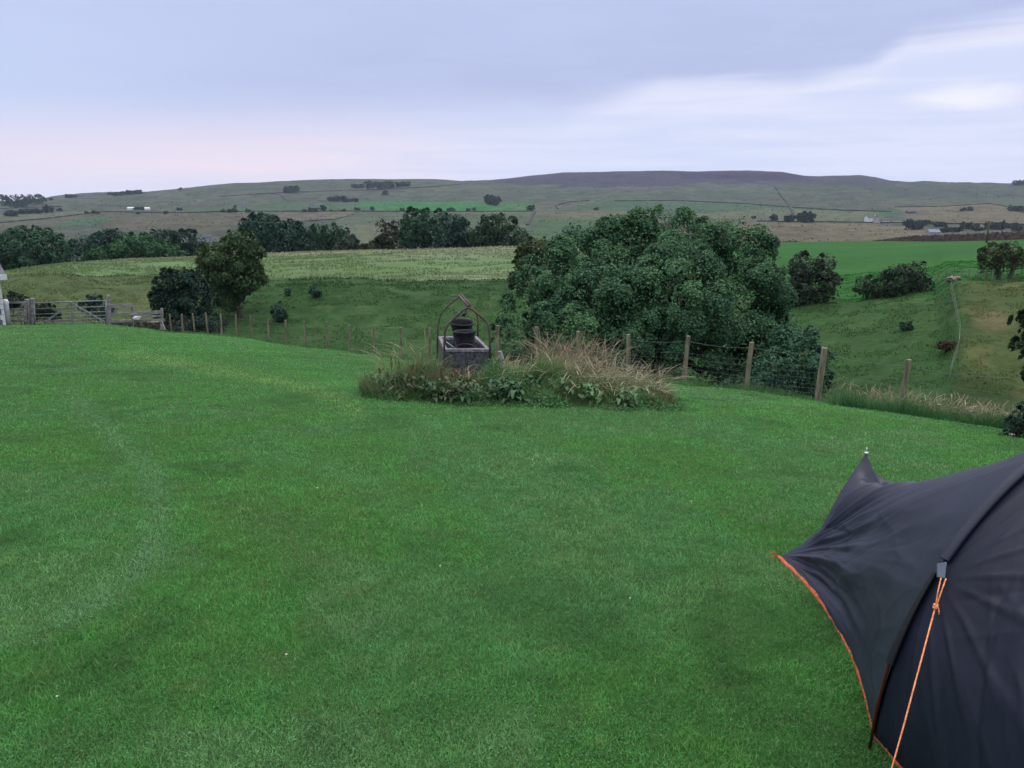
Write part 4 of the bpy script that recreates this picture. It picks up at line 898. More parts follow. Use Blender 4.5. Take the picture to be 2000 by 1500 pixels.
mb = MB(); mb.tube([pt(912, 601, YT + .3), pt(908, 610, YT + .3), pt(904, 614, YT + .3), pt(903, 618, YT + .3)], .013, 6); mb.build('chain', M_IRON, trough, smooth=True)
mb = MB(); mb.tube([pt(911, 611, YT + .25), pt(903, 616, YT + .25)], .022, 8); mb.build('hand_grip', M_RUBBER, trough, smooth=True)
# white-ish ballcock arm lying inside
mb = MB(); mb.tube([pt(872, 668, 13.1), pt(890, 681, 12.75)], .012, 6); mb.build('float_arm', M_GALV, trough, smooth=True)
def bucket(c, rt, rb, hh, tilt, label, seed):
    r = thing('rubber_bucket', label, 'bucket', c, 'black buckets on the trough'); n = 40
    ax = Matrix.Rotation(tilt[0], 3, 'X') @ Matrix.Rotation(tilt[1], 3, 'Y'); prof = [(rb * .97, 0), (rb, .01), ((rb + rt) / 2, hh * .5), (rt * .985, hh * .9), (rt * 1.03, hh * .91), (rt * 1.04, hh * .985), (rt * 1.01, hh), (rt * .96, hh * .985), (rt * .95, hh * .88), ((rb + rt) / 2 * .95, hh * .5), (rb * .93, .02)]
    a = np.arange(n) * 2 * math.pi / n; V = []
    for (q, z) in prof: V.append(np.stack([q * np.cos(a) * (1 + .02 * np.cos(2 * a + seed)), q * np.sin(a), np.full(n, z) + .004 * np.sin(3 * a + seed)], 1))
    V.append(np.array([[0, 0, 0], [0, 0, .02]])); V = np.concatenate(V); k = np.arange(n); k2 = (k + 1) % n
    Fq = np.concatenate([np.stack([k + i * n, k2 + i * n, k2 + (i + 1) * n, k + (i + 1) * n], 1) for i in range(len(prof) - 1)])
    m = len(prof) * n; F3 = np.concatenate([np.stack([k2, k, np.full(n, m)], 1), np.stack([k + m - n, k2 + m - n, np.full(n, m + 1)], 1)])
    T = np.array(ax); V = V @ T.T + np.array(c); mesh('body', V, [Fq, F3], M_RUBBER, parent=r, smooth=True)
    return r, T
b1c = pt(902, 664, 13.25); b2c = pt(909, 681, 12.78)
rt = 22.5 * 13.2 / F
bk, T = bucket(b1c, rt, rt * .68, 38 * 13.2 / F, (0.16, 0.02), 'black rubber bucket hanging from the frame at the back of the trough', 1)
top = b1c + T @ np.array([0, 0, 38 * 13.2 / F]); MB().tube([top + [-rt, 0, 0], pt(896, 609, 13.0), pt(903, 617, 12.85), pt(910, 611, 12.95), top + [rt, 0, 0]], .006, 6).build('handle', M_GALV, bk, smooth=True)
rt = 22.5 * 12.7 / F
bk2, T = bucket(b2c, rt, rt * .72, 36 * 12.7 / F, (-0.02, -0.05), 'black rubber bucket standing in front, in the near end of the trough', 2)
q = b2c + np.array([0, -rt * .9, 36 * 12.7 / F * .5]); a = np.linspace(0, math.pi, 14)
MB().tube([b2c + T @ np.array([rt * 1.03 * math.cos(t_), -rt * 1.05 * (1 - .0 * t_) - .0, 36 * 12.7 / F * .02 + rt * .55 * math.sin(t_)]) for t_ in a], .007, 6).build('handle', M_IRON, bk2, smooth=True)
# bleached stake in the weeds
p0 = pt(982, 738, 12.9); p1 = pt(976, 686, 12.9)
o = MB().tube([p0, (p0 + p1) / 2 + [.01, 0, 0], p1], [.075, .06, .035], 8).build('broken_stake', plain('bleached_wood', (.25, .25, .25), .9, scale=12, c2=(.36, .36, .34), bd=.01, stretch=(1, 1, .2))); recenter(o, p0)
tag(o, 'bleached broken stake among the weeds right of the trough', 'stake')

# ------------------------------------------------------------------ tent
NT_ = 380
Ctr = np.array([2.4, 2.8]); U = np.array([1.19, .43]); RH = np.linalg.norm(U); U = U / RH
def hoop(th, c=Ctr, u=U, r=RH, hh=1.15, z0=None, out=0.0):
    z0 = -.2 if z0 is None else z0
    k = np.cos(th); s = np.sin(th)
    return np.stack([c[0] - u[0] * (r + out) * k, c[1] - u[1] * (r + out) * k, z0 + (hh + out) * s], -1)
C1 = hit(1520, 1090); TIP = pt(1692, 884, 4.7)
base = np.array([TIP[0], TIP[1]]); C2 = np.array([*(2 * base - C1[:2]), 0]); C2[2] = h1(C2[0], C2[1])
Q1 = hit(1709, 1440); F1 = hit(1697, 1466)
def foot_curve(t):                                    # 0 = near corner, .5 = tip, 1 = far corner
    A_, B_ = (C1, TIP) if t <= .5 else (C2, TIP); s = t * 2 if t <= .5 else (1 - t) * 2
    if t <= .5:
        q = [C1, pt(1562, 1066, 4.33), pt(1604, 1030, 4.42), pt(1648, 950, 4.57), TIP]; kn_ = [0, .22, .45, .75, 1]
        return np.array([np.interp(s, kn_, [v[a] for v in q]) for a in range(3)])
    m = A_ * .42 + B_ * .58 + np.array([0, 0, -.15])
    return (1 - s) ** 2 * A_ + 2 * s * (1 - s) * (2 * m - .5 * A_ - .5 * B_) + s * s * B_
def fold(x, y, s): return (fbm(x, y, 4, s) - .5)
ts = np.linspace(0, 1, NT_); sv = np.linspace(0, 1, 280)
tent = thing('tent', 'dark charcoal tent with orange hem, pole sleeve and guy line at the lower right', 'tent', (2.3, 2.4, -.2))
Gf = np.array([foot_curve(t) for t in ts]); Hh = hoop(ts * math.pi)
# the hem is drawn in from the pole foot
b = np.clip(1 - ts / .13, 0, 1)[:, None] ** 1.5; Hc = Hh * (1 - b) + Q1 * b; 
P = np.zeros((len(sv), NT_, 3))
for i, s in enumerate(sv):
    L = Gf * (1 - s) + Hc * s
    ridge = np.exp(-((ts - .5) / .16) ** 2); ridge2 = np.exp(-((ts - .5) / .055) ** 2)
    L[:, 2] -= .61 * s * (1 - s) * (0.25 + .65 * ridge) * np.sin(np.pi * ts) ** .5
    # behind the raised tip the cloth drops steeply to the ridge line
    kx = min(1, s / .10); L[:, 2] -= (kx * (1 - s) ** 1.5) * .215 * ridge2 * 1.0 + (kx * (1 - s) ** 2) * .05 * ridge
    # the sides are pulled inwards between the pegged corners
    inw = 4 * s * (1 - s) * .10 * np.exp(-(ts / .22) ** 2); L[:, 0] += inw
    inw2 = 4 * s * (1 - s) * .10 * np.exp(-((1 - ts) / .22) ** 2); L[:, 0] -= inw2
    P[i] = L
SV, TS = np.meshgrid(sv, ts, indexing='ij')
rel = P - C1; dist = np.linalg.norm(rel, axis=-1); ang = np.arctan2(rel[..., 2] + .0, np.abs(rel[..., 1]) + .05)
edge_f = np.clip(SV * 12, 0, 1) * np.clip((1 - SV) * 12, 0, 1) * np.clip(TS * 25, 0, 1)
wr = np.sin(ang * 20 + 5 * fold(dist * 1.5, ang * 3, 5)) * np.exp(-((dist - .6) / .7) ** 2) * .016 * np.clip(dist * 3, 0, 1) * np.clip((.48 - TS) * 8, 0, 1)
rdg = lambda x, y, q: (1 - np.abs(2 * fbm(x, y, 3, q) - 1)) ** 2
cr = lambda x, y, q: (1 - np.abs(2 * fbm(x, y, 2, q, .4) - 1)) ** 7
fan = (ang * 7.5 + 1.2 * fold(dist * 1.2, ang * 2, 77)) % 1.0; fan2 = (ang * 17 + 1.5 * fold(dist * 2, ang * 3, 78)) % 1.0
wr += (np.exp(-((fan - .5) / .16) ** 2) * .016 + np.exp(-((fan2 - .5) / .2) ** 2) * .0045) * np.clip(dist * 3, 0, 1) * np.exp(-(dist / 1.25) ** 2)
RC = np.random.default_rng(31)
def creases(x, y, n, box, ang0, angs, ln, wd, amp):
    o = np.zeros_like(x)
    for _ in range(n):
        cx, cy = RC.uniform(box[0], box[1]), RC.uniform(box[2], box[3]); a = (ang0(cx, cy) if callable(ang0) else ang0) + RC.normal() * angs; L_ = RC.uniform(.4, 1.3) * ln
        dx_, dy_ = x - cx, y - cy; u = dx_ * math.cos(a) + dy_ * math.sin(a); v = -dx_ * math.sin(a) + dy_ * math.cos(a) + .12 * u * u * RC.normal() * 2
        o += RC.choice([-1, 1, 1]) * RC.uniform(.3, 1) * amp * np.exp(-np.abs(v) / (wd * RC.uniform(.6, 1.8))) * np.exp(-(u / L_) ** 4)
    return o
wr += (rdg(ang * 5 + .3 * dist, dist * .5, 15) - .45) * .012 * np.clip(dist * 2, 0, 1)
yy, zz = P[..., 1], P[..., 2]
wr += creases(yy, zz, 70, (2.4, 4.2, -.3, .9), lambda a, b: math.atan2(b - C1[2], a - C1[1]), .25, .28, .014, .0045) * np.clip(dist * 2, 0, 1)
nrm = np.cross(np.gradient(P, axis=0), np.gradient(P, axis=1)); nrm /= np.linalg.norm(nrm, axis=-1, keepdims=True) + 1e-9
P += nrm * (wr * edge_f)[..., None]
def gridF(n, m): i = np.arange(n - 1)[:, None] * m + np.arange(m - 1)[None]; return np.stack([i, i + 1, i + m + 1, i + m], -1).reshape(-1, 4)
def tent_mat(name, c, rough, sc):
    def fn(N, b, o):
        g = N.node('ShaderNodeNewGeometry').outputs['Position']; mp = N.node('ShaderNodeMapping'); N.l.new(g, mp.inputs[0])
        mp.inputs['Rotation'].default_value = (.4, .9, .5); mp.inputs['Scale'].default_value = (1, 1.7, 1.2)
        a = N.noise(mp.outputs[0], sc, 5, .6, .8); v = N.noise(g, 3.0, 3, .5); f = N.noise(g, 900, 2, .5)
        h = a
        N.put(b.inputs['Base Color'], N.mix(N.math('MULTIPLY', N.sstep(v, .3, .7), N.sstep(f, .2, .8, .6, 1.0)), tuple(x * .82 for x in c), tuple(x * 1.12 for x in c)))
        b.inputs['Roughness'].default_value = rough; b.inputs['Specular IOR Level'].default_value = .22
        b.inputs['Sheen Weight'].default_value = .0; b.inputs['Sheen Roughness'].default_value = .5
        bump(N, b, h, .006, .6)
    return material(name, fn)
M_TENT = tent_mat('charcoal_nylon', (.019, .021, .043), .5, 5); M_TENT_SHADE = tent_mat('shaded_side_nylon', (.0085, .0105, .024), .5, 5)  # second nylon: same cloth, colour darkened to paint in the side's shade
fp = mesh('foot_canopy', P.reshape(-1, 3), gridF(*P.shape[:2]), M_TENT, parent=tent, smooth=True)
# side canopy between this hoop and the next one, which is out of view
U2 = np.array([.97, .24]); c2 = np.array([2.45, .75]); H2 = hoop(ts * math.pi, c2, U2, 1.42, 1.3, -.02)
Hq = hoop(ts * math.pi, out=-.012); Hd = Hq * (1 - b) + Q1 * b; P2 = np.zeros((320, NT_, 3)); sv2 = np.linspace(0, 1, 320)
for i, s in enumerate(sv2):
    L = Hd * (1 - s) + H2 * s; bow = 4 * s * (1 - s)
    L[:, 2] -= .10 * bow * np.sin(np.pi * ts); L[:, 0] += .07 * bow * np.cos(np.pi * ts)
    P2[i] = L
S2, T2 = np.meshgrid(sv2, ts, indexing='ij'); ef = np.clip(S2 * 10, 0, 1) * np.clip(T2 * 25, 0, 1)
wv = fold(P2[..., 1] * 1.3 + P2[..., 2] * 1.2, P2[..., 2] * 1.0 - P2[..., 1] * 1.5, 25) * .022
wv += creases(P2[..., 1], P2[..., 2], 110, (.9, 2.7, -.3, 1.1), lambda a, b: math.atan2(b - 1.0, a - 2.6) , .5, .22, .016, .006) + creases(P2[..., 1], P2[..., 2], 60, (.9, 2.7, -.3, 1.1), .7, .8, .12, .012, .004)
tq = hoop(np.array([.56]))[0]; r2 = P2 - tq; a2 = np.arctan2(r2[..., 2], r2[..., 1]); d2 = np.linalg.norm(r2, axis=-1)
wv += np.exp(-((((a2 * 3.2 + .4 * fold(d2 * 2, a2, 3)) % 1.0) - .5) / .12) ** 2) * .010 * np.exp(-d2 / .5) * np.clip(d2 * 4, 0, 1)
nrm = np.cross(np.gradient(P2, axis=0), np.gradient(P2, axis=1)); nrm /= np.linalg.norm(nrm, axis=-1, keepdims=True) + 1e-9
P2 += nrm * (wv * ef)[..., None]
mesh('side_canopy', P2.reshape(-1, 3), gridF(*P2.shape[:2]), M_TENT_SHADE, parent=tent, smooth=True)
# door panel closing the near end
Bt = H2.copy(); Bt[:, 2] = -.05; Bt[:, 1] -= .45 * np.sin(ts * math.pi); s3 = np.linspace(0, 1, 60); P3 = np.zeros((60, NT_, 3))
for i, s in enumerate(s3): P3[i] = H2 * (1 - s) + Bt * s; P3[i, :, 1] -= .06 * math.sin(math.pi * s) * np.sin(ts * math.pi)
P3[..., 1] -= creases(P3[..., 0], P3[..., 2], 40, (1.0, 3.8, 0, 1.2), 1.4, .4, .3, .02, .008) * np.clip(np.minimum(s3, 1 - s3) * 8, 0, 1)[:, None]
mesh('door_panel', P3.reshape(-1, 3), gridF(*P3.shape[:2]), M_TENT_SHADE, parent=tent, smooth=True)
# orange hem
hem = [P[i, 0] + np.array([0, 0, .004]) for i in range(0, 280, 7)] + [P2[i, 0] + np.array([0, 0, .004]) for i in range(0, 320, 9)]
mb = MB(); Vh = []
for i, p in enumerate(hem): wv_ = .003 * math.sin(i * 1.7); Vh += [p + [-.010, 0, -.010 + wv_], p + [-.013, .002, .005 + wv_], p + [.002, 0, .015 + wv_], p + [.008, 0, -.008 + wv_]]
Fh = []
for i in range(len(hem) - 1):
    for j in range(4): Fh.append([i * 4 + j, i * 4 + (j + 1) % 4, i * 4 + 4 + (j + 1) % 4, i * 4 + 4 + j])
mb.add(Vh, Fh).build('orange_hem', M_ORANGE, tent, smooth=True)
# pole, sleeve
t_hi = math.radians(33); t_lo = math.radians(16.5)
pl = [F1 + np.array([0, 0, -.03]), F1 * .5 + hoop(np.array([t_lo]), out=.006)[0] * .5 + [-.006, 0, 0]] + list(hoop(np.linspace(t_lo - .01, t_lo + .05, 3), out=.006))
MB().tube(pl, .0055, 8).build('tent_pole', M_POLE, tent, smooth=True)
def ribbon(ths, w0, w1, off):
    Pm = hoop(ths, out=off); V = []; n = len(ths)
    d = np.array([U[1], -U[0], 0])                     # across the sleeve, towards the camera
    for i, p in enumerate(Pm):
        r = hoop(np.array([ths[i]]), out=1.0)[0] - hoop(np.array([ths[i]]))[0]; ww = w0 + (w1 - w0) * i / (n - 1)
        for k in range(9): a = math.pi * 2 * k / 8; 
        ring = [p + d * ww * math.cos(a) + r * ww * .62 * math.sin(a) for a in np.linspace(0, 2 * math.pi, 10, endpoint=False)]
        V += ring
    Fq = [[i * 10 + j, i * 10 + (j + 1) % 10, (i + 1) * 10 + (j + 1) % 10, (i + 1) * 10 + j] for i in range(n - 1) for j in range(10)]
    mb = MB().add(V, Fq); mb.add([*V[:10]], [[0, k + 1, k] for k in range(1, 9)]); mb.add([*V[-10:]], [[0, k, k + 1] for k in range(1, 9)]); return mb
M_SLV = tent_mat('sleeve_cloth', (.008, .009, .015), .6, 14)
ribbon(np.linspace(t_lo, t_hi, 30), .015, .007, .006).build('pole_sleeve', M_SLV, tent, smooth=True)
ribbon(np.linspace(t_hi + .045, math.pi - .25, 90), .019, .019, .003).build('pole_sleeve', M_TENT, tent, smooth=True)
tb = hoop(np.array([t_hi + .03]), out=.012)[0]; tb2 = hoop(np.array([t_hi - .005]), out=.015)[0] + np.array([.01, -.03, 0])
MB().add([tb + [-.012, -.01, 0], tb + [.014, -.016, .01], tb2 + [.012, -.008, 0], tb2 + [-.008, 0, 0], tb + [-.012, -.005, -.002], tb + [.014, -.011, .008], tb2 + [.012, -.003, -.002], tb2 + [-.008, .005, -.002]],
         [[0, 1, 2, 3], [7, 6, 5, 4], [0, 4, 5, 1], [1, 5, 6, 2], [2, 6, 7, 3], [3, 7, 4, 0]]).build('guy_tab', M_TAB, tent)
# guy line: loop, knot, long cord, peg
gp = hit(1692, 1690, .8); gtop = tb2 + np.array([.006, -.008, .0]); kn = gtop + (gp - gtop) * .115
ks = np.array([np.clip(v, 0, 1) for v in np.linspace(0, 1, 12)])
mb = MB(); mb.tube([gtop + [-.007, 0, 0], (gtop + kn) / 2 + [-.005, 0, 0], kn], .0022, 6); mb.tube([gtop + [.007, -.004, 0], (gtop + kn) / 2 + [.006, 0, 0], kn + [.003, 0, 0]], .0024, 6)
mb.tube([kn, kn + (gp - kn) * .5 + [0, 0, -.006], gp + [0, 0, .03]], .0026, 6)
mb.tube([kn + [.006, -.004, 0], kn + [.013, -.006, -.03], kn + [.010, -.006, -.075]], .0026, 6)
for k in range(3): a = np.linspace(0, 2 * math.pi, 9); c_ = kn + (gp - kn) * .004 * (k - 1) * 2; mb.tube([c_ + [.006 * math.cos(v), .006 * math.sin(v), 0.001 * k] for v in a], .0024, 6)
gl = mb.build('guy_line', M_CORD, tent, smooth=True)
MB().tube([gp + [-.02, .03, .05], gp + [0, 0, .0], gp + [.02, -.03, -.1]], .003, 6).build('peg', M_METAL, tent, smooth=True)
# corner toggle loop at the near corner
lp = C1 + np.array([-.035, .0, .02]); a = np.linspace(0, 2 * math.pi, 10)
mb = MB(); mb.tube([lp + [.018 * math.cos(v), .004, .015 * math.sin(v)] for v in a], .0028, 6); mb.tube([C1 + [0, 0, .01], lp + [.015, 0, 0]], .004, 6); mb.build('corner_loop', M_ORANGE, tent, smooth=True)
# metal tip
mb = MB(); mb.tube([TIP + [0, 0, -.01], TIP + [0, 0, .004]], .012, 12); mb.tube([TIP + [0, 0, .0], TIP + [0, 0, .026]], .0035, 8); mb.tube([TIP + [0, 0, .024], TIP + [0, 0, .03]], .006, 8); mb.build('pole_tip', M_METAL, tent, smooth=True)
mb = MB(); mb.tube([TIP + [0, 0, -.03], [TIP[0], TIP[1] + .02, C2[2] * .5 + C1[2] * .5]], .006, 8); mb.build('foot_strut', M_POLE, tent, smooth=True)
fg = hit(1604, 1012, 3.5); mb = MB(); mb.tube([TIP + [0, 0, -.02], fg], .002, 5); mb.build('rear_guy_line', M_CORD, tent)

# ------------------------------------------------------------------ grass
def tint(X, Y, seed=0):
    """turf colour from place to place (species, clover, moss, dry thatch, wheel marks), with view-angle brightness painted in by distance"""
    a = fbm(X / 1.3, Y / 1.9, 4, 201 + seed); b = fbm(X / .45, Y / .6, 3, 211 + seed); c = fbm(X / 4.5, Y / 7, 3, 221 + seed); d = fbm(X / .16, Y / .2, 2, 231)
    g = np.tile(np.array([.076, .240, .058]), (len(X), 1))
    def mx(m, col_): g[:] = g * (1 - m[:, None]) + np.array(col_) * m[:, None]
    mx(ss(Y, 4, 14) * .7, (.095, .30, .075)); mx(ss(Y, 4.5, 2.0) * .6, (.060, .185, .060)); mx(ss(a, .45, .65) * .75, (.085, .22, .095)); mx(ss(b, .52, .7) * .6, (.052, .150, .034)); mx(ss(c, .5, .66) * .5, (.07, .225, .048))  # distance terms paint view-angle brightness: far turf lighter, near turf darker
    mx(ss(a, .42, .28) * .4, (.085, .19, .045)); mx(ss(b * .6 + a * .4, .54, .66) * .75, (.12, .25, .10)); mx(ss(d, .62, .8) * .35, (.12, .17, .06))
    mx(ss(fbm(X / .8, Y / 1.1, 3, 241), .36, .26) * .6, (.036, .115, .036))
    g *= (.70 + .66 * (.45 * vnoise(X / .07, Y / .09, 251) + .3 * vnoise(X / .17, Y / .24, 252) + .25 * fbm(X / .5, Y / .8, 2, 253)))[:, None]
    px, py = proj(np.stack([X, Y, -.08 * Y - .0015 * Y * Y], -1))
    def streak(L, wd, colr, s):
        m = np.zeros(len(X)); 
        for (x0, y0), (x1, y1) in zip(L[:-1], L[1:]):
            t = np.clip(((px - x0) * (x1 - x0) + (py - y0) * (y1 - y0)) / ((x1 - x0) ** 2 + (y1 - y0) ** 2), 0, 1)
            k = wd * (.4 + .6 * (py / 900) ** 1.5); m = np.maximum(m, np.exp(-(((px - x0 - t * (x1 - x0)) / k) ** 2 + ((py - y0 - t * (y1 - y0)) / (k * .55)) ** 2)))
        mx(np.clip(m * s * (.4 + .8 * b), 0, 1), tuple(v * 1.15 for v in colr))
    streak([(-60, 700), (20, 672), (60, 660)], 40, (.16, .26, .09), .8)
    streak([(560, 880), (700, 930), (800, 1010)], 40, (.10, .26, .10), .6)
    streak([(240, 712), (420, 730), (560, 752), (640, 775), (700, 800)], 22, (.17, .30, .09), 1.0)
    streak([(150, 790), (240, 870), (300, 930), (310, 1000), (290, 1090), (200, 1170), (140, 1200)], 34, (.12, .25, .125), .8)
    streak([(480, 1000), (560, 1040), (600, 1090)], 50, (.10, .14, .06), .6)
    streak([(620, 890), (760, 860), (1000, 850), (1300, 852)], 30, (.07, .21, .05), .6)
    streak([(700, 1230), (780, 1170), (850, 1140)], 40, (.12, .20, .10), .5)
    streak([(200, 700), (500, 690), (900, 830)], 40, (.09, .33, .06), .4)
    streak([(1020, 1180), (1060, 1210)], 60, (.024, .08, .03), .6); streak([(800, 1070), (830, 1085)], 40, (.03, .09, .03), .5)
    return g
def blades(X, Y, Z, hgt, wid, base, tip, seg=2, lean=.5, curl=.6, leandir=None):
    n = len(X); az_ = R.uniform(0, 2 * math.pi, n); la = R.uniform(0, 2 * math.pi, n) if leandir is None else leandir
    side = np.stack([np.cos(az_), np.sin(az_), np.zeros(n)], 1); ln = np.stack([np.cos(la), np.sin(la), np.zeros(n)], 1) * (R.uniform(.1, 1, n) * lean)[:, None]
    V = []; Cc = []
    for k in range(seg + 1):
        t = k / seg; p = np.stack([X, Y, Z], 1) + ln * (hgt * (t * .4 + curl * t * t))[:, None]; p[:, 2] += hgt * (t - .28 * lean * t * t)
        cc = base * (1 - t) + tip * t
        if k < seg:
            ww = (wid * (1 - .45 * t))[:, None] * .5; V += [p - side * ww, p + side * ww]; Cc += [cc, cc]
        else: V.append(p); Cc.append(cc)
    m = 2 * seg + 1; V = np.stack(V, 1).reshape(-1, 3); Cc = np.stack(Cc, 1).reshape(-1, 3); o = np.arange(n)[:, None] * m
    Fs = [np.concatenate([o + np.array([[2 * k, 2 * k + 1, 2 * k + 3, 2 * k + 2]]) for k in range(seg - 1)]) if seg > 1 else np.zeros((0, 4), int), o + np.array([[2 * seg - 2, 2 * seg - 1, 2 * seg]])]
    return V, Fs, Cc
def lawn_blades(n, y0, y1, seg, hk, wk, pw):
    t = R.random(n); Y = (y0 ** (1 - pw) + t * (y1 ** (1 - pw) - y0 ** (1 - pw))) ** (1 / (1 - pw))
    X = R.uniform(-1, 1, n) * (.72 * Y + .9)
    uu = X / (Y + A); lim = np.interp(uu, UP, yF) + .5; keep = Y < lim; X, Y = X[keep], Y[keep]; n = len(X)
    Z = H(X, Y) - .004; g = tint(X, Y)
    f = R.uniform(.8, 1.45, n)[:, None]; dry = (R.random(n) < .06)[:, None]
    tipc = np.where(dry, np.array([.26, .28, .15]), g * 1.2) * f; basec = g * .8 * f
    hh = hk * R.uniform(.5, 1.3, n) * (.45 + .6 * fbm(X / .5, Y / .5, 2, 301) + .6 * vnoise(X / .08, Y / .1, 302)); ww = np.maximum(.0027, Y * wk) * R.uniform(.7, 1.3, n)
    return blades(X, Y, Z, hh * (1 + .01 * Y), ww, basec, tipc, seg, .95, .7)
def join(L):
    V = []; Cc = []; F3 = []; F4 = []; o = 0
    for v, f, c in L:
        V.append(v); Cc.append(c)
        for q in f:
            if len(q): (F4 if q.shape[1] == 4 else F3).append(q + o)
        o += len(v)
    return np.concatenate(V), ([np.concatenate(F4)] if F4 else []) + ([np.concatenate(F3)] if F3 else []), np.concatenate(Cc)
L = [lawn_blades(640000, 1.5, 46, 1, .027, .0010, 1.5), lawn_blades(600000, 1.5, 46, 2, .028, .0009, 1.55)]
# clover and other flat weeds in the sward
n = 120000; t = R.random(n); Y = (1.5 ** -.6 + t * (22 ** -.6 - 1.5 ** -.6)) ** (1 / -.6); X = R.uniform(-1, 1, n) * (.72 * Y + .9); k = (fbm(X / .35, Y / .4, 3, 611) > .5) & (Y < np.interp(X / (Y + A), UP, yF) + .2); X, Y = X[k], Y[k]; n = len(X)
V, Fq = quads(np.stack([X, Y, H(X, Y) + R.uniform(.006, .026, n)], 1), R.normal(size=(n, 3)) * .45 + np.array([0, 0, 1]), np.maximum(.0075, Y * .0018) * R.uniform(.6, 1.4, n), .85)
cc = tint(X, Y) * R.uniform(.5, 1.25, n)[:, None] * np.array([.85, .9, 1.15]); cv, cf, ccol = V, [Fq], np.repeat(cc, 4, 0)
kind(mesh('clover_leaves', cv, cf, M_GRASS, col=ccol, smooth=False), 'stuff')
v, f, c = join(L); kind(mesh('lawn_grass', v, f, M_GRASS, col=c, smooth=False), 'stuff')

# rough grass over the opposite bank and meadow
def rough(n, y0, y1, name, hk, colfn, mask=None):
    Y = R.uniform(y0, y1, n); X = R.uniform(-.72, .72, n) * Y; uu = X / (Y + A); lo = np.interp(uu, UP, yF)
    k = Y > lo + 1.5
    if mask is not None: k &= mask(X, Y)
    X, Y = X[k], Y[k]; n = len(X); Z = H(X, Y); cc = colfn(X, Y) * R.uniform(.7, 1.3, n)[:, None]
    v, f, c = blades(X, Y, Z, hk * R.uniform(.4, 1.3, n), Y * .0017 * R.uniform(.6, 1.4, n), cc * .8, cc * 1.15, 1, .7, .5)
    return kind(mesh(name, v, f, M_GRASS, col=c, smooth=False), 'stuff')
def ground_col(X, Y):
    c = (X / (Y + A) - UP[0]) / (UP[1] - UP[0]); c = np.clip(c.round().astype(int), 0, NC - 1); r = np.zeros(len(X), int); lo = np.zeros(len(X), int); hi = np.full(len(X), NRW - 1)
    for _ in range(11): m = (lo + hi) // 2; g_ = GY[m, c] <= Y; lo = np.where(g_, m, lo); hi = np.where(g_, hi, m)
    return col[lo, c]
clm = lambda X, Y: fbm(X / 1.6, Y / 1.2, 3, 401) > .5
rough(260000, 22, 105, 'bank_grass', .15, lambda X, Y: ground_col(X, Y) * (1.5 + 1.0 * fbm(X / 1.5, Y / 1.5, 2, 402)[:, None]), clm)
rough(90000, 90, 190, 'meadow_grass', .32, lambda X, Y: ground_col(X, Y) * 1.65, lambda X, Y: (X / Y < .24) & (fbm(X / 4, Y / 3, 3, 403) > .45))

n = 60000; Y = 650 * (3150 / 650) ** R.random(n); X = R.uniform(-.66, .66, n) * Y; k = (fbm(X / 90, Y / 28, 4, 501) > .56) & ((fbm(X / 18, Y / 8, 2, 502) > .5)); X, Y = X[k], Y[k]; n = len(X)
cc = np.array([.018, .028, .018]) * R.uniform(.6, 1.6, n)[:, None]; v, f, c = blades(X, Y, H(X, Y) - .3, R.uniform(.8, 2.2, n), Y * .0016 * R.uniform(.5, 1.6, n), cc, cc * 1.2, 2, .4, .3)
kind(mesh('moor_rushes', v, f, M_LEAF, col=c, smooth=False), 'stuff')
# ---- overgrown mound: long grass, seed heads, docks
def ribbons(X, Y, Z, hgt, wid, c0, c1, lean, la, seg=5, head=None, headc=None):
    n = len(X); az_ = R.uniform(0, math.pi, n); side = np.stack([np.cos(az_), np.sin(az_), np.zeros(n)], 1)
    ld_ = np.stack([np.cos(la), np.sin(la), np.zeros(n)], 1); V = []; Cc = []
    for k in range(seg + 1):
        t = k / seg; p = np.stack([X, Y, Z], 1) + ld_ * (hgt * lean * (.25 * t + .75 * t ** 2.4))[:, None]; p[:, 2] += hgt * (t - .45 * np.clip(lean, 0, 1.2) * t ** 3)
        wv_ = wid * (1 - t) ** .6 if head is None else np.where(t > .62, head * (1.15 - abs(t - .82) * 3.4), wid * .35)
        ww = (np.maximum(wv_, .0008))[:, None] * .5
        cc = (c0 * (1 - t) + c1 * t) if head is None else (c0 * (1 - t) + c1 * t if t <= .62 else headc)
        V += [p - side * ww, p + side * ww]; Cc += [cc, cc]
    m = 2 * (seg + 1); V = np.stack(V, 1).reshape(-1, 3); Cc = np.stack(Cc, 1).reshape(-1, 3); o = np.arange(n)[:, None] * m
    Fq = np.concatenate([o + np.array([[2 * k, 2 * k + 1, 2 * k + 3, 2 * k + 2]]) for k in range(seg)])
    return V, [Fq], Cc
def scatter_px(n, x0, x1, yc, yr, jitter=1.0):
    """points on the mound by plan position: px range at its distance"""
    Y = yc + R.normal(size=n) * yr; px = R.uniform(x0, x1, n); X = (px - 1000) / F * Y * 1.02; return X, Y
parts_ = []; heads = []
def in_trough(X, Y):
    px = 1000 + F * X / Y; return (px > 862) & (px < 962) & (Y > 12.35) & (Y < 14.0)
def front_of_trough(X, Y):
    px = 1000 + F * X / Y; return np.where((px > 850) & (px < 950) & (Y < 12.6), .5, 1.0)
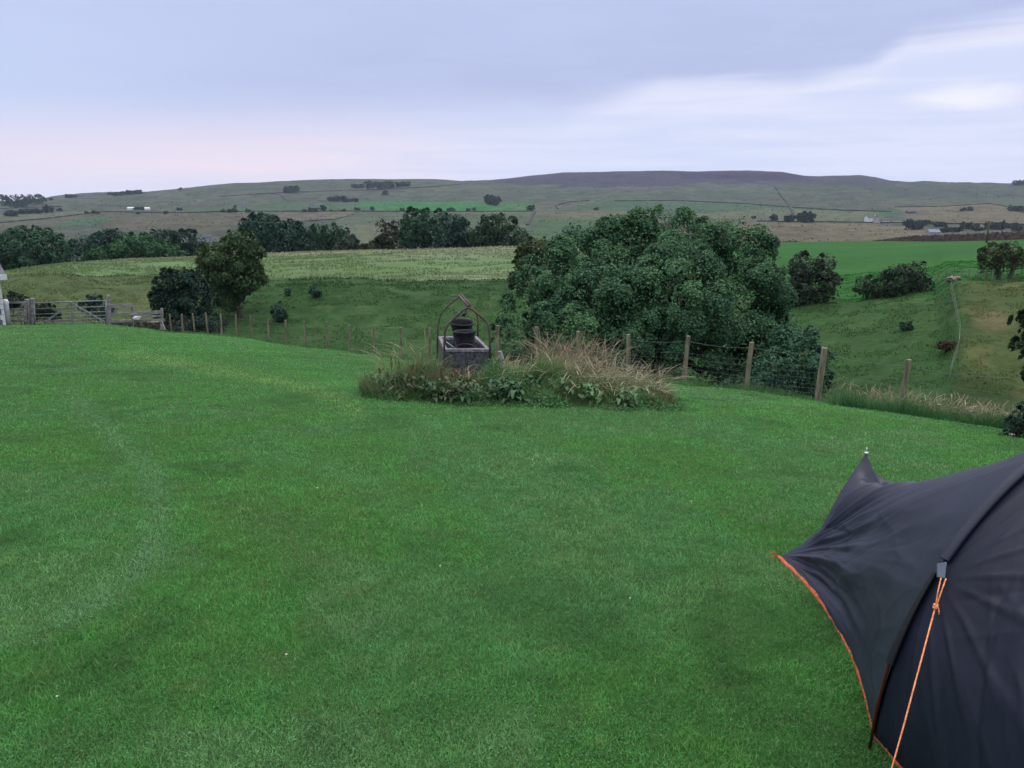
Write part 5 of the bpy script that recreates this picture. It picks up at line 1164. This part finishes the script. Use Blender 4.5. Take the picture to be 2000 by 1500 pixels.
def clump(n, x0, x1, yc, yr, h, w, c0, c1, lean=.6, frac=.8):
    X, Y = scatter_px(n, x0, x1, yc, yr); k = ~in_trough(X, Y) & ((((X - MX) / 2.45) ** 2 + ((Y - MY) / 1.55) ** 2) < .72 + .55 * vnoise(X * 1.6, Y * 1.6, 79) + R.random(n) * .25); X, Y = X[k], Y[k]; n = len(X)
    tuft = vnoise(X * 3.2, Y * 3.2, 77); ed = np.sqrt(((X - MX) / 2.6) ** 2 + ((Y - MY) / 1.65) ** 2); hh = h * R.uniform(.45, 1.1, n) * (.55 + .9 * tuft) * np.clip(1.9 - 1.5 * ed, .3, 1.15) * front_of_trough(X, Y)
    la = vnoise(X * 1.7, Y * 1.7, 78) * 9 + R.normal(size=n) * .8; f = R.uniform(.65, 1.3, n)[:, None] * (.8 + .4 * tuft[:, None])
    parts_.append(ribbons(X, Y, H(X, Y) - .02, hh, np.full(n, w) * R.uniform(.6, 1.4, n), np.array(c0) * f * .8, np.array(c1) * f, R.uniform(.2, 1, n) * lean, la))
GR0, GR1 = (.035, .085, .030), (.065, .135, .050)
clump(7000, 700, 1345, 12.1, .85, .22, .010, GR0, GR1, 1.1)
clump(6500, 880, 1090, 11.5, .5, .42, .009, (.04, .10, .035), (.085, .18, .065), .9)
clump(8000, 1040, 1320, 11.9, .65, .40, .008, (.05, .11, .04), (.14, .20, .085), .9)
clump(3500, 705, 880, 12.0, .7, .36, .012, (.035, .08, .03), (.06, .13, .045), .9)
clump(1600, 710, 860, 12.6, .5, .5, .009, (.07, .11, .05), (.15, .17, .08), .9)
clump(2500, 1060, 1320, 11.1, .35, .30, .008, (.07, .13, .05), (.18, .24, .10), .8)
clump(3500, 1050, 1300, 12.6, .6, .50, .007, (.10, .13, .07), (.21, .20, .12), .8)
clump(600, 1265, 1315, 11.5, .3, .42, .009, (.07, .08, .03), (.16, .14, .07), .9)
clump(4000, 780, 1300, 10.9, .25, .16, .010, (.04, .11, .035), (.08, .18, .06), 1.1)
clump(5500, 715, 1330, 11.0, .45, .26, .007, (.05, .12, .04), (.09, .19, .07), 1.2)
clump(3000, 705, 890, 12.0, .6, .75, .007, (.06, .11, .045), (.13, .17, .08), .8)
def seeds(n, x0, x1, yc, yr, h, hc, hw=.014, lean=.6, dirn=None, tr=True):
    X, Y = scatter_px(n, x0, x1, yc, yr)
    if tr: k = ~in_trough(X, Y) & ((((X - MX) / 2.5) ** 2 + ((Y - MY) / 1.6) ** 2) < 1.1); X, Y = X[k], Y[k]
    n = len(X); f = R.uniform(.7, 1.3, n)[:, None]; la = (R.normal(size=n) * .9 + 0.1) if dirn is None else R.uniform(0, 6.28, n) if dirn == 9 else R.normal(size=n) * .5 + dirn
    heads.append(ribbons(X, Y, H(X, Y), h * R.uniform(.6, 1.12, n) * front_of_trough(X, Y) ** .6, np.full(n, .006), np.tile([.10, .11, .05], (n, 1)), np.tile([.22, .19, .11], (n, 1)), R.uniform(.15, 1, n) * lean, la, 9, R.uniform(.7, 1.3, n) * hw, np.array(hc) * f))
seeds(400, 1050, 1190, 12.6, .45, .95, (.20, .155, .105), .011, 1.0, 9); seeds(520, 1060, 1290, 12.3, .6, .68, (.29, .25, .175), .011, 1.5, 9); seeds(320, 1090, 1290, 11.9, .5, .50, (.36, .32, .235), .011, 1.7, 9)
seeds(30, 1255, 1300, 12.0, .4, .55, (.12, .08, .06), .010, .8)
seeds(170, 900, 1060, 12.0, .5, .55, (.32, .25, .18), .012, 1.0); seeds(200, 880, 975, 12.0, .2, .50, (.22, .13, .10), .012, 1.2, .3); seeds(160, 715, 860, 12.3, .7, .58, (.20, .17, .10), .010, .9)
seeds(60, 730, 860, 12.9, .3, .95, (.22, .22, .12), .012, 1.2, 2.6); seeds(12, 1080, 1110, 13.3, .2, 1.15, (.15, .11, .08), .01, .7, 3.0)
v, f, c = join(parts_); kind(mesh('mound_grass', v, f, M_GRASS, col=c, smooth=False), 'stuff')
v, f, c = join(heads); kind(mesh('seeding_grass', v, f, M_GRASS, col=c, smooth=False), 'stuff')

# small-leaved weeds: nettles at the left, creeping clover and buttercup spilling out on to the lawn
def weeds(n, x0, x1, y0, y1, zmax, size, c, e0, e1):
    px = R.uniform(x0, x1, n); Y = R.uniform(y0, y1, n); X = (px - 1000) / F * Y * 1.02; ed = np.sqrt(((X - MX) / 2.5) ** 2 + ((Y - MY) / 1.6) ** 2) + (vnoise(X * 2, Y * 2, 91) - .5) * .35
    k = (ed > e0) & (ed < e1) & ~in_trough(X, Y); X, Y, ed = X[k], Y[k], ed[k]; n = len(X); tf = vnoise(X * 3.5, Y * 3.5, 92)
    Z = H(X, Y) + R.random(n) ** .8 * zmax * np.clip((e1 - ed) / (e1 - e0) * 1.6, .1, 1) * (.3 + tf) * front_of_trough(X, Y); V, Fq = quads(np.stack([X, Y, Z], 1), R.normal(size=(n, 3)) * .6 + np.array([0, -.2, .8]), size * R.uniform(.5, 1.3, n), .6)
    cc = np.array(c)[None] * R.uniform(.6, 1.5, n)[:, None] * (.7 + .6 * tf[:, None]); return V, [Fq], np.repeat(cc, 4, 0)
v, f, c = join([weeds(14000, 700, 880, 10.7, 13.2, .48, .045, (.045, .115, .045), 0, 1.0), weeds(12000, 740, 1340, 10.4, 11.6, .20, .045, (.05, .13, .045), .6, 1.12), weeds(5000, 860, 1100, 10.8, 12.0, .38, .05, (.035, .09, .035), .2, .95), weeds(2500, 760, 900, 10.8, 12.6, .45, .05, (.10, .06, .04), .1, .9)])
kind(mesh('weed_leaves', v, f, M_LEAF, col=c, smooth=False), 'stuff')

def leafplant(name, label, cat, x, y, nl, ln, wd, c, stalks=0, group=None, stalkc=(.10, .05, .035), sh=.5, up=.6):
    z = h1(x, y) - .01; r = thing(name, label, cat, (x, y, z), group); V = []; Fq = []; Cc = []; o = 0
    for i in range(nl):
        a = R.uniform(0, 2 * math.pi); L_ = ln * R.uniform(.6, 1.2); el_ = R.uniform(.2, 1.0) * up; d = np.array([math.cos(a), math.sin(a), 0]); s_ = np.array([-math.sin(a), math.cos(a), 0])
        col_ = np.array(c) * R.uniform(.7, 1.35); k = 7; o0 = np.array([x, y, z]) + R.normal(size=3) * [.07, .07, 0] + [0, 0, R.uniform(0, .26)]
        for j in range(k + 1):
            t = j / k; p = o0 + d * L_ * (t * .9) * math.cos(el_ * .8) + np.array([0, 0, L_ * (math.sin(el_ + .5) * t * 1.3 - 1.0 * t * t)]); w_ = wd * (math.sin(math.pi * min(1, .08 + t * .92)) ** .7) * (.55 if t < .15 else 1); rp_ = .012 * math.sin(j * 2.1 + i)
            V += [p - s_ * w_ / 2 + [0, 0, rp_], p - [0, 0, .012], p + s_ * w_ / 2 + [0, 0, -rp_]]; Cc += [col_] * 3
            if j: b_ = o + j * 3; Fq += [[b_ - 3, b_ - 2, b_ + 1, b_], [b_ - 2, b_ - 1, b_ + 2, b_ + 1]]
        o += (k + 1) * 3
    mesh('leaves', np.array(V), np.array(Fq), M_LEAF, col=np.array(Cc), parent=r, smooth=True)
    if stalks:
        X = x + R.normal(size=stalks) * .05; Y = y + R.normal(size=stalks) * .05
        v, f, c_ = ribbons(X, Y, np.full(stalks, z), sh * R.uniform(.7, 1.1, stalks), np.full(stalks, .01), np.tile([.06, .05, .03], (stalks, 1)), np.tile(stalkc, (stalks, 1)), R.uniform(.05, .3, stalks), R.uniform(0, 6, stalks), 9, np.full(stalks, .035), np.array(stalkc) * R.uniform(.7, 1.3, stalks)[:, None])
        mesh('seed_stalks', v, f, M_GRASS, col=c_, parent=r, smooth=False)
    return r
DK = (.030, .070, .032)
docks = [(728, 12.3, 12, 'leftmost dock with broad leaves at the left tip of the mound', (.045, .12, .04), 0), (765, 11.5, 18, 'dark dock between the left tip of the mound and the brown-leaved dock', DK, 3), (805, 11.2, 20, 'dock with drooping brown-tinged leaves left of the trough', (.055, .072, .036), 3),
         (845, 10.95, 18, 'dark green dock just left of the trough base', DK, 2), (838, 12.3, 16, 'upright bright green dock against the left side of the trough', (.05, .14, .04), 0), (872, 10.75, 18, 'dock at the front of the mound directly below the trough', (.05, .07, .035), 2),
         (925, 10.7, 16, 'low dock in front of the mound right of the trough base', DK, 0), (962, 10.75, 20, 'large arching dock at the front of the mound below the stake', DK, 0), (1005, 10.7, 18, 'glossy dock at the front middle of the mound', (.034, .078, .04), 0),
         (1045, 11.1, 14, 'small dock behind the glossy one at the middle of the mound', DK, 0), (1160, 10.85, 14, 'pale dock at the front of the tan seeding grass', (.06, .13, .055), 0), (1225, 10.95, 14, 'last dock towards the right tip of the mound', (.05, .11, .05), 0), (770, 12.5, 16, 'dock high on the left shoulder of the mound', (.045, .10, .038), 4), (900, 11.1, 16, 'small reddish dock against the trough front', (.065, .06, .035), 2),
         (742, 12.0, 16, 'pale broad-leaved dock behind the left tip of the mound', (.05, .13, .045), 2), (818, 11.8, 18, 'rusty seeding dock between the trough and the left shoulder', (.06, .07, .035), 6), (985, 11.1, 16, 'dark dock beside the foot of the bleached stake', DK, 0), (1100, 10.9, 14, 'low dock in front of the reddest seed heads', (.04, .09, .04), 0)]
for px, Y, nl, lb, c_, sk in docks: leafplant('dock_plant', lb, 'plant', (px - 1000) / F * Y * 1.02, Y, int(nl * 1.5), .23, .062, c_, sk, 'docks on the mound', sh=.5)

# ---- long grass along the fence and the right-hand verge
heads = []; parts_ = []
def verge(n, f0, f1, off, spread, h, c0, c1, w=.008, lean=.7):
    i = R.uniform(f0, f1, n); X, Y = fpos(i); nx, ny = .733, .68; o = off + R.normal(size=n) * spread; X = X + nx * o; Y = Y + ny * o; tf = vnoise(X * 2.2, Y * 2.2, 5); k = R.random(n) < .25 + tf; X, Y, tf = X[k], Y[k], tf[k]; n = len(X); f = R.uniform(.65, 1.3, n)[:, None]
    parts_.append(ribbons(X, Y, H(X, Y) - .02, h * R.uniform(.4, 1.1, n) * (.5 + tf), np.full(n, w) * np.maximum(1, Y / 14), np.array(c0) * f, np.array(c1) * f, R.uniform(.2, 1, n) * lean, R.uniform(0, 6.28, n)))
verge(9000, 17.5, 26, .1, .22, .22, (.035, .10, .03), (.06, .15, .05)); verge(9000, 17, 26.8, -.35, .35, .13, (.045, .14, .04), (.08, .20, .06)); verge(7000, 0, 18, -.1, .3, .12, (.05, .15, .045), (.09, .21, .065)); verge(7000, 0, 18, .15, .2, .20, (.04, .10, .035), (.07, .15, .05))
verge(9000, 22.4, 26.6, .0, .45, .38, (.04, .09, .03), (.10, .13, .06)); verge(9000, 22.6, 27, -.9, .4, .34, (.028, .09, .028), (.045, .13, .045), .010)  # second strip is darker green to paint in shadow under the verge
def vseeds(n, f0, f1, off, spread, h, hc, hw=.012, lean=.8):
    i = R.uniform(f0, f1, n); X, Y = fpos(i); o = off + R.normal(size=n) * spread; X = X + .733 * o; Y = Y + .68 * o; n = len(X); f = R.uniform(.7, 1.3, n)[:, None]
    heads.append(ribbons(X, Y, H(X, Y), h * R.uniform(.5, 1.1, n), np.full(n, .006), np.tile([.09, .10, .05], (n, 1)), np.tile([.20, .17, .10], (n, 1)), R.uniform(.2, 1, n) * lean, R.normal(size=n) * 1.1 + .3, 9, R.uniform(.7, 1.3, n) * hw, np.array(hc) * 1.15 * f))
vseeds(1000, 22.3, 27, .3, .5, .62, (.19, .165, .11)); vseeds(800, 23.2, 27, -.15, .6, .55, (.23, .19, .135), .014, 1.1); vseeds(120, 24.2, 27, .4, .5, .95, (.20, .17, .11)); vseeds(40, 10, 16, .3, .3, .5, (.26, .22, .13))
vseeds(90, 19, 22.5, .5, .25, .4, (.14, .13, .07), .008)
v, f, c = join(parts_); kind(mesh('verge_grass', v, f, M_GRASS, col=c, smooth=False), 'stuff')
v, f, c = join(heads); kind(mesh('verge_seed_heads', v, f, M_GRASS, col=c, smooth=False), 'stuff')
# hogweed umbels on the verge
for k, (px, py, Y, lb) in enumerate([(1896, 803, 13.6, 'white flat-topped flower head at the left of the pair in the right verge'), (1930, 803, 13.4, 'white flat-topped flower head at the right of the pair in the right verge'), (1835, 790, 14.2, 'pale bluish flower head in the verge right of the last fence post'), (1977, 848, 10.4, 'small white flowers in front of the nettle clump')]):
    tpt = pt(px, py, Y); z0 = h1(tpt[0], Y); r = thing('hogweed', lb, 'flower', (tpt[0], Y, z0), 'flowers in the verge')
    MB().tube([(tpt[0], Y, z0), tpt - [0, 0, .03]], .005, 5).build('stem', M_BARK, r)
    mb = MB()
    for j in range(16):
        a = R.uniform(0, 6.28); q_ = R.uniform(0, .035); e_ = tpt + [q_ * math.cos(a), q_ * math.sin(a), -.15 * q_ + .0]; mb.tube([tpt - [0, 0, .03], e_], .0015, 4, caps=False); mb.tube([e_, e_ + [0, 0, .008]], [.008, .005], 6)
    mb.build('flower_head', plain('umbel_white', (.32, .31, .36), .8, bd=0) if k == 0 else bpy.data.materials['umbel_white'], r)
# daisies and clover heads in the lawn
M_PETAL = plain('white_petals', (.62, .62, .60), .7, bd=0); dz = None; spots = [(1350, 988), (1590, 838), (1785, 838), (1690, 853), (1625, 862), (1637, 872), (1943, 890), (700, 808), (113, 1373), (860, 1115), (497, 870), (470, 685), (280, 688), (1040, 905), (620, 960), (560, 1290), (1230, 1180)]
for px, py in spots:
    p = hit(px, py); 
    if dz is None:
        mb = MB(); mb.tube([(0, 0, 0), (0, 0, .03), (0, 0, .036), (0, 0, .042)], [.0012, .0012, .008, .004], 8)
        for j in range(10): a = j * .628; mb.beam((.003 * math.cos(a), .003 * math.sin(a), .036), (.011 * math.cos(a), .011 * math.sin(a), .038), .004, .001)
        dz = mb.build('daisy', M_PETAL); o = dz
    else: o = dz.copy(); C.objects.link(o)
    o.location = p + np.array([0, 0, .012]); s_ = .25 + .045 * p[1]; o.scale = (s_,) * 3; tag(o, 'tiny white daisy dotted in the mown lawn', 'flower', 'daisies in the lawn')
# sheep on the rough pasture of the valley floor
M_WOOL = plain('wool', (.42, .40, .38), .95, scale=8, c2=(.52, .5, .47), bd=.02); sh = None
def sheep_mesh():
    V = []; o = 0; mb = MB()
    mb.tube([(-.55, 0, .62), (-.45, 0, .68), (-.1, 0, .7), (.3, 0, .68), (.5, 0, .66), (.58, 0, .66)], [.1, .24, .29, .27, .18, .08], 10)
    mb.tube([(.45, 0, .72), (.62, 0, .84), (.74, 0, .84), (.9, 0, .74)], [.13, .11, .10, .05], 8)
    for a, b_ in ((-.38, -.12), (-.38, .12), (.34, -.12), (.34, .12)): mb.tube([(a, b_, .55), (a + .02, b_, .3), (a, b_, 0)], [.08, .045, .035], 6)
    for s_ in (-1, 1): mb.tube([(.68, s_ * .08, .88), (.64, s_ * .2, .86)], [.04, .015], 5)
    mb.tube([(-.56, 0, .66), (-.66, 0, .5)], [.05, .03], 5)
    return mb
for px, py in [(683, 449), (696, 443), (634, 444), (655, 441), (730, 425), (712, 418), (743, 436), (610, 428), (706, 434), (1050, 433), (1395, 361), (1450, 363), (1577, 377), (1100, 420), (670, 430)]:
    p = hit(px, py, 500)
    if sh is None: sh = sheep_mesh().build('sheep', M_WOOL, smooth=True); o = sh
    else: o = sh.copy(); C.objects.link(o)
    o.location = p; o.rotation_euler = (0, 0, R.uniform(0, 6.28)); o.scale = (1.25,) * 3
    tag(o, 'tiny pale sheep dotted on the far grazing land', 'sheep', 'sheep on the far hillside')

# ------------------------------------------------------------------ haze
def hz(N, b, o):
    N.n.remove(b); v = N.node('ShaderNodeVolumePrincipled'); v.inputs['Color'].default_value = (.66, .76, 1, 1); v.inputs['Density'].default_value = 0.000042; v.inputs['Anisotropy'].default_value = .2
    N.l.new(v.outputs[0], o.inputs['Volume'])
m = material('haze_air', hz)
kind(MB().box((-7200, -7200, -160), (7200, 4200, 260)).build('haze', m), 'stuff')
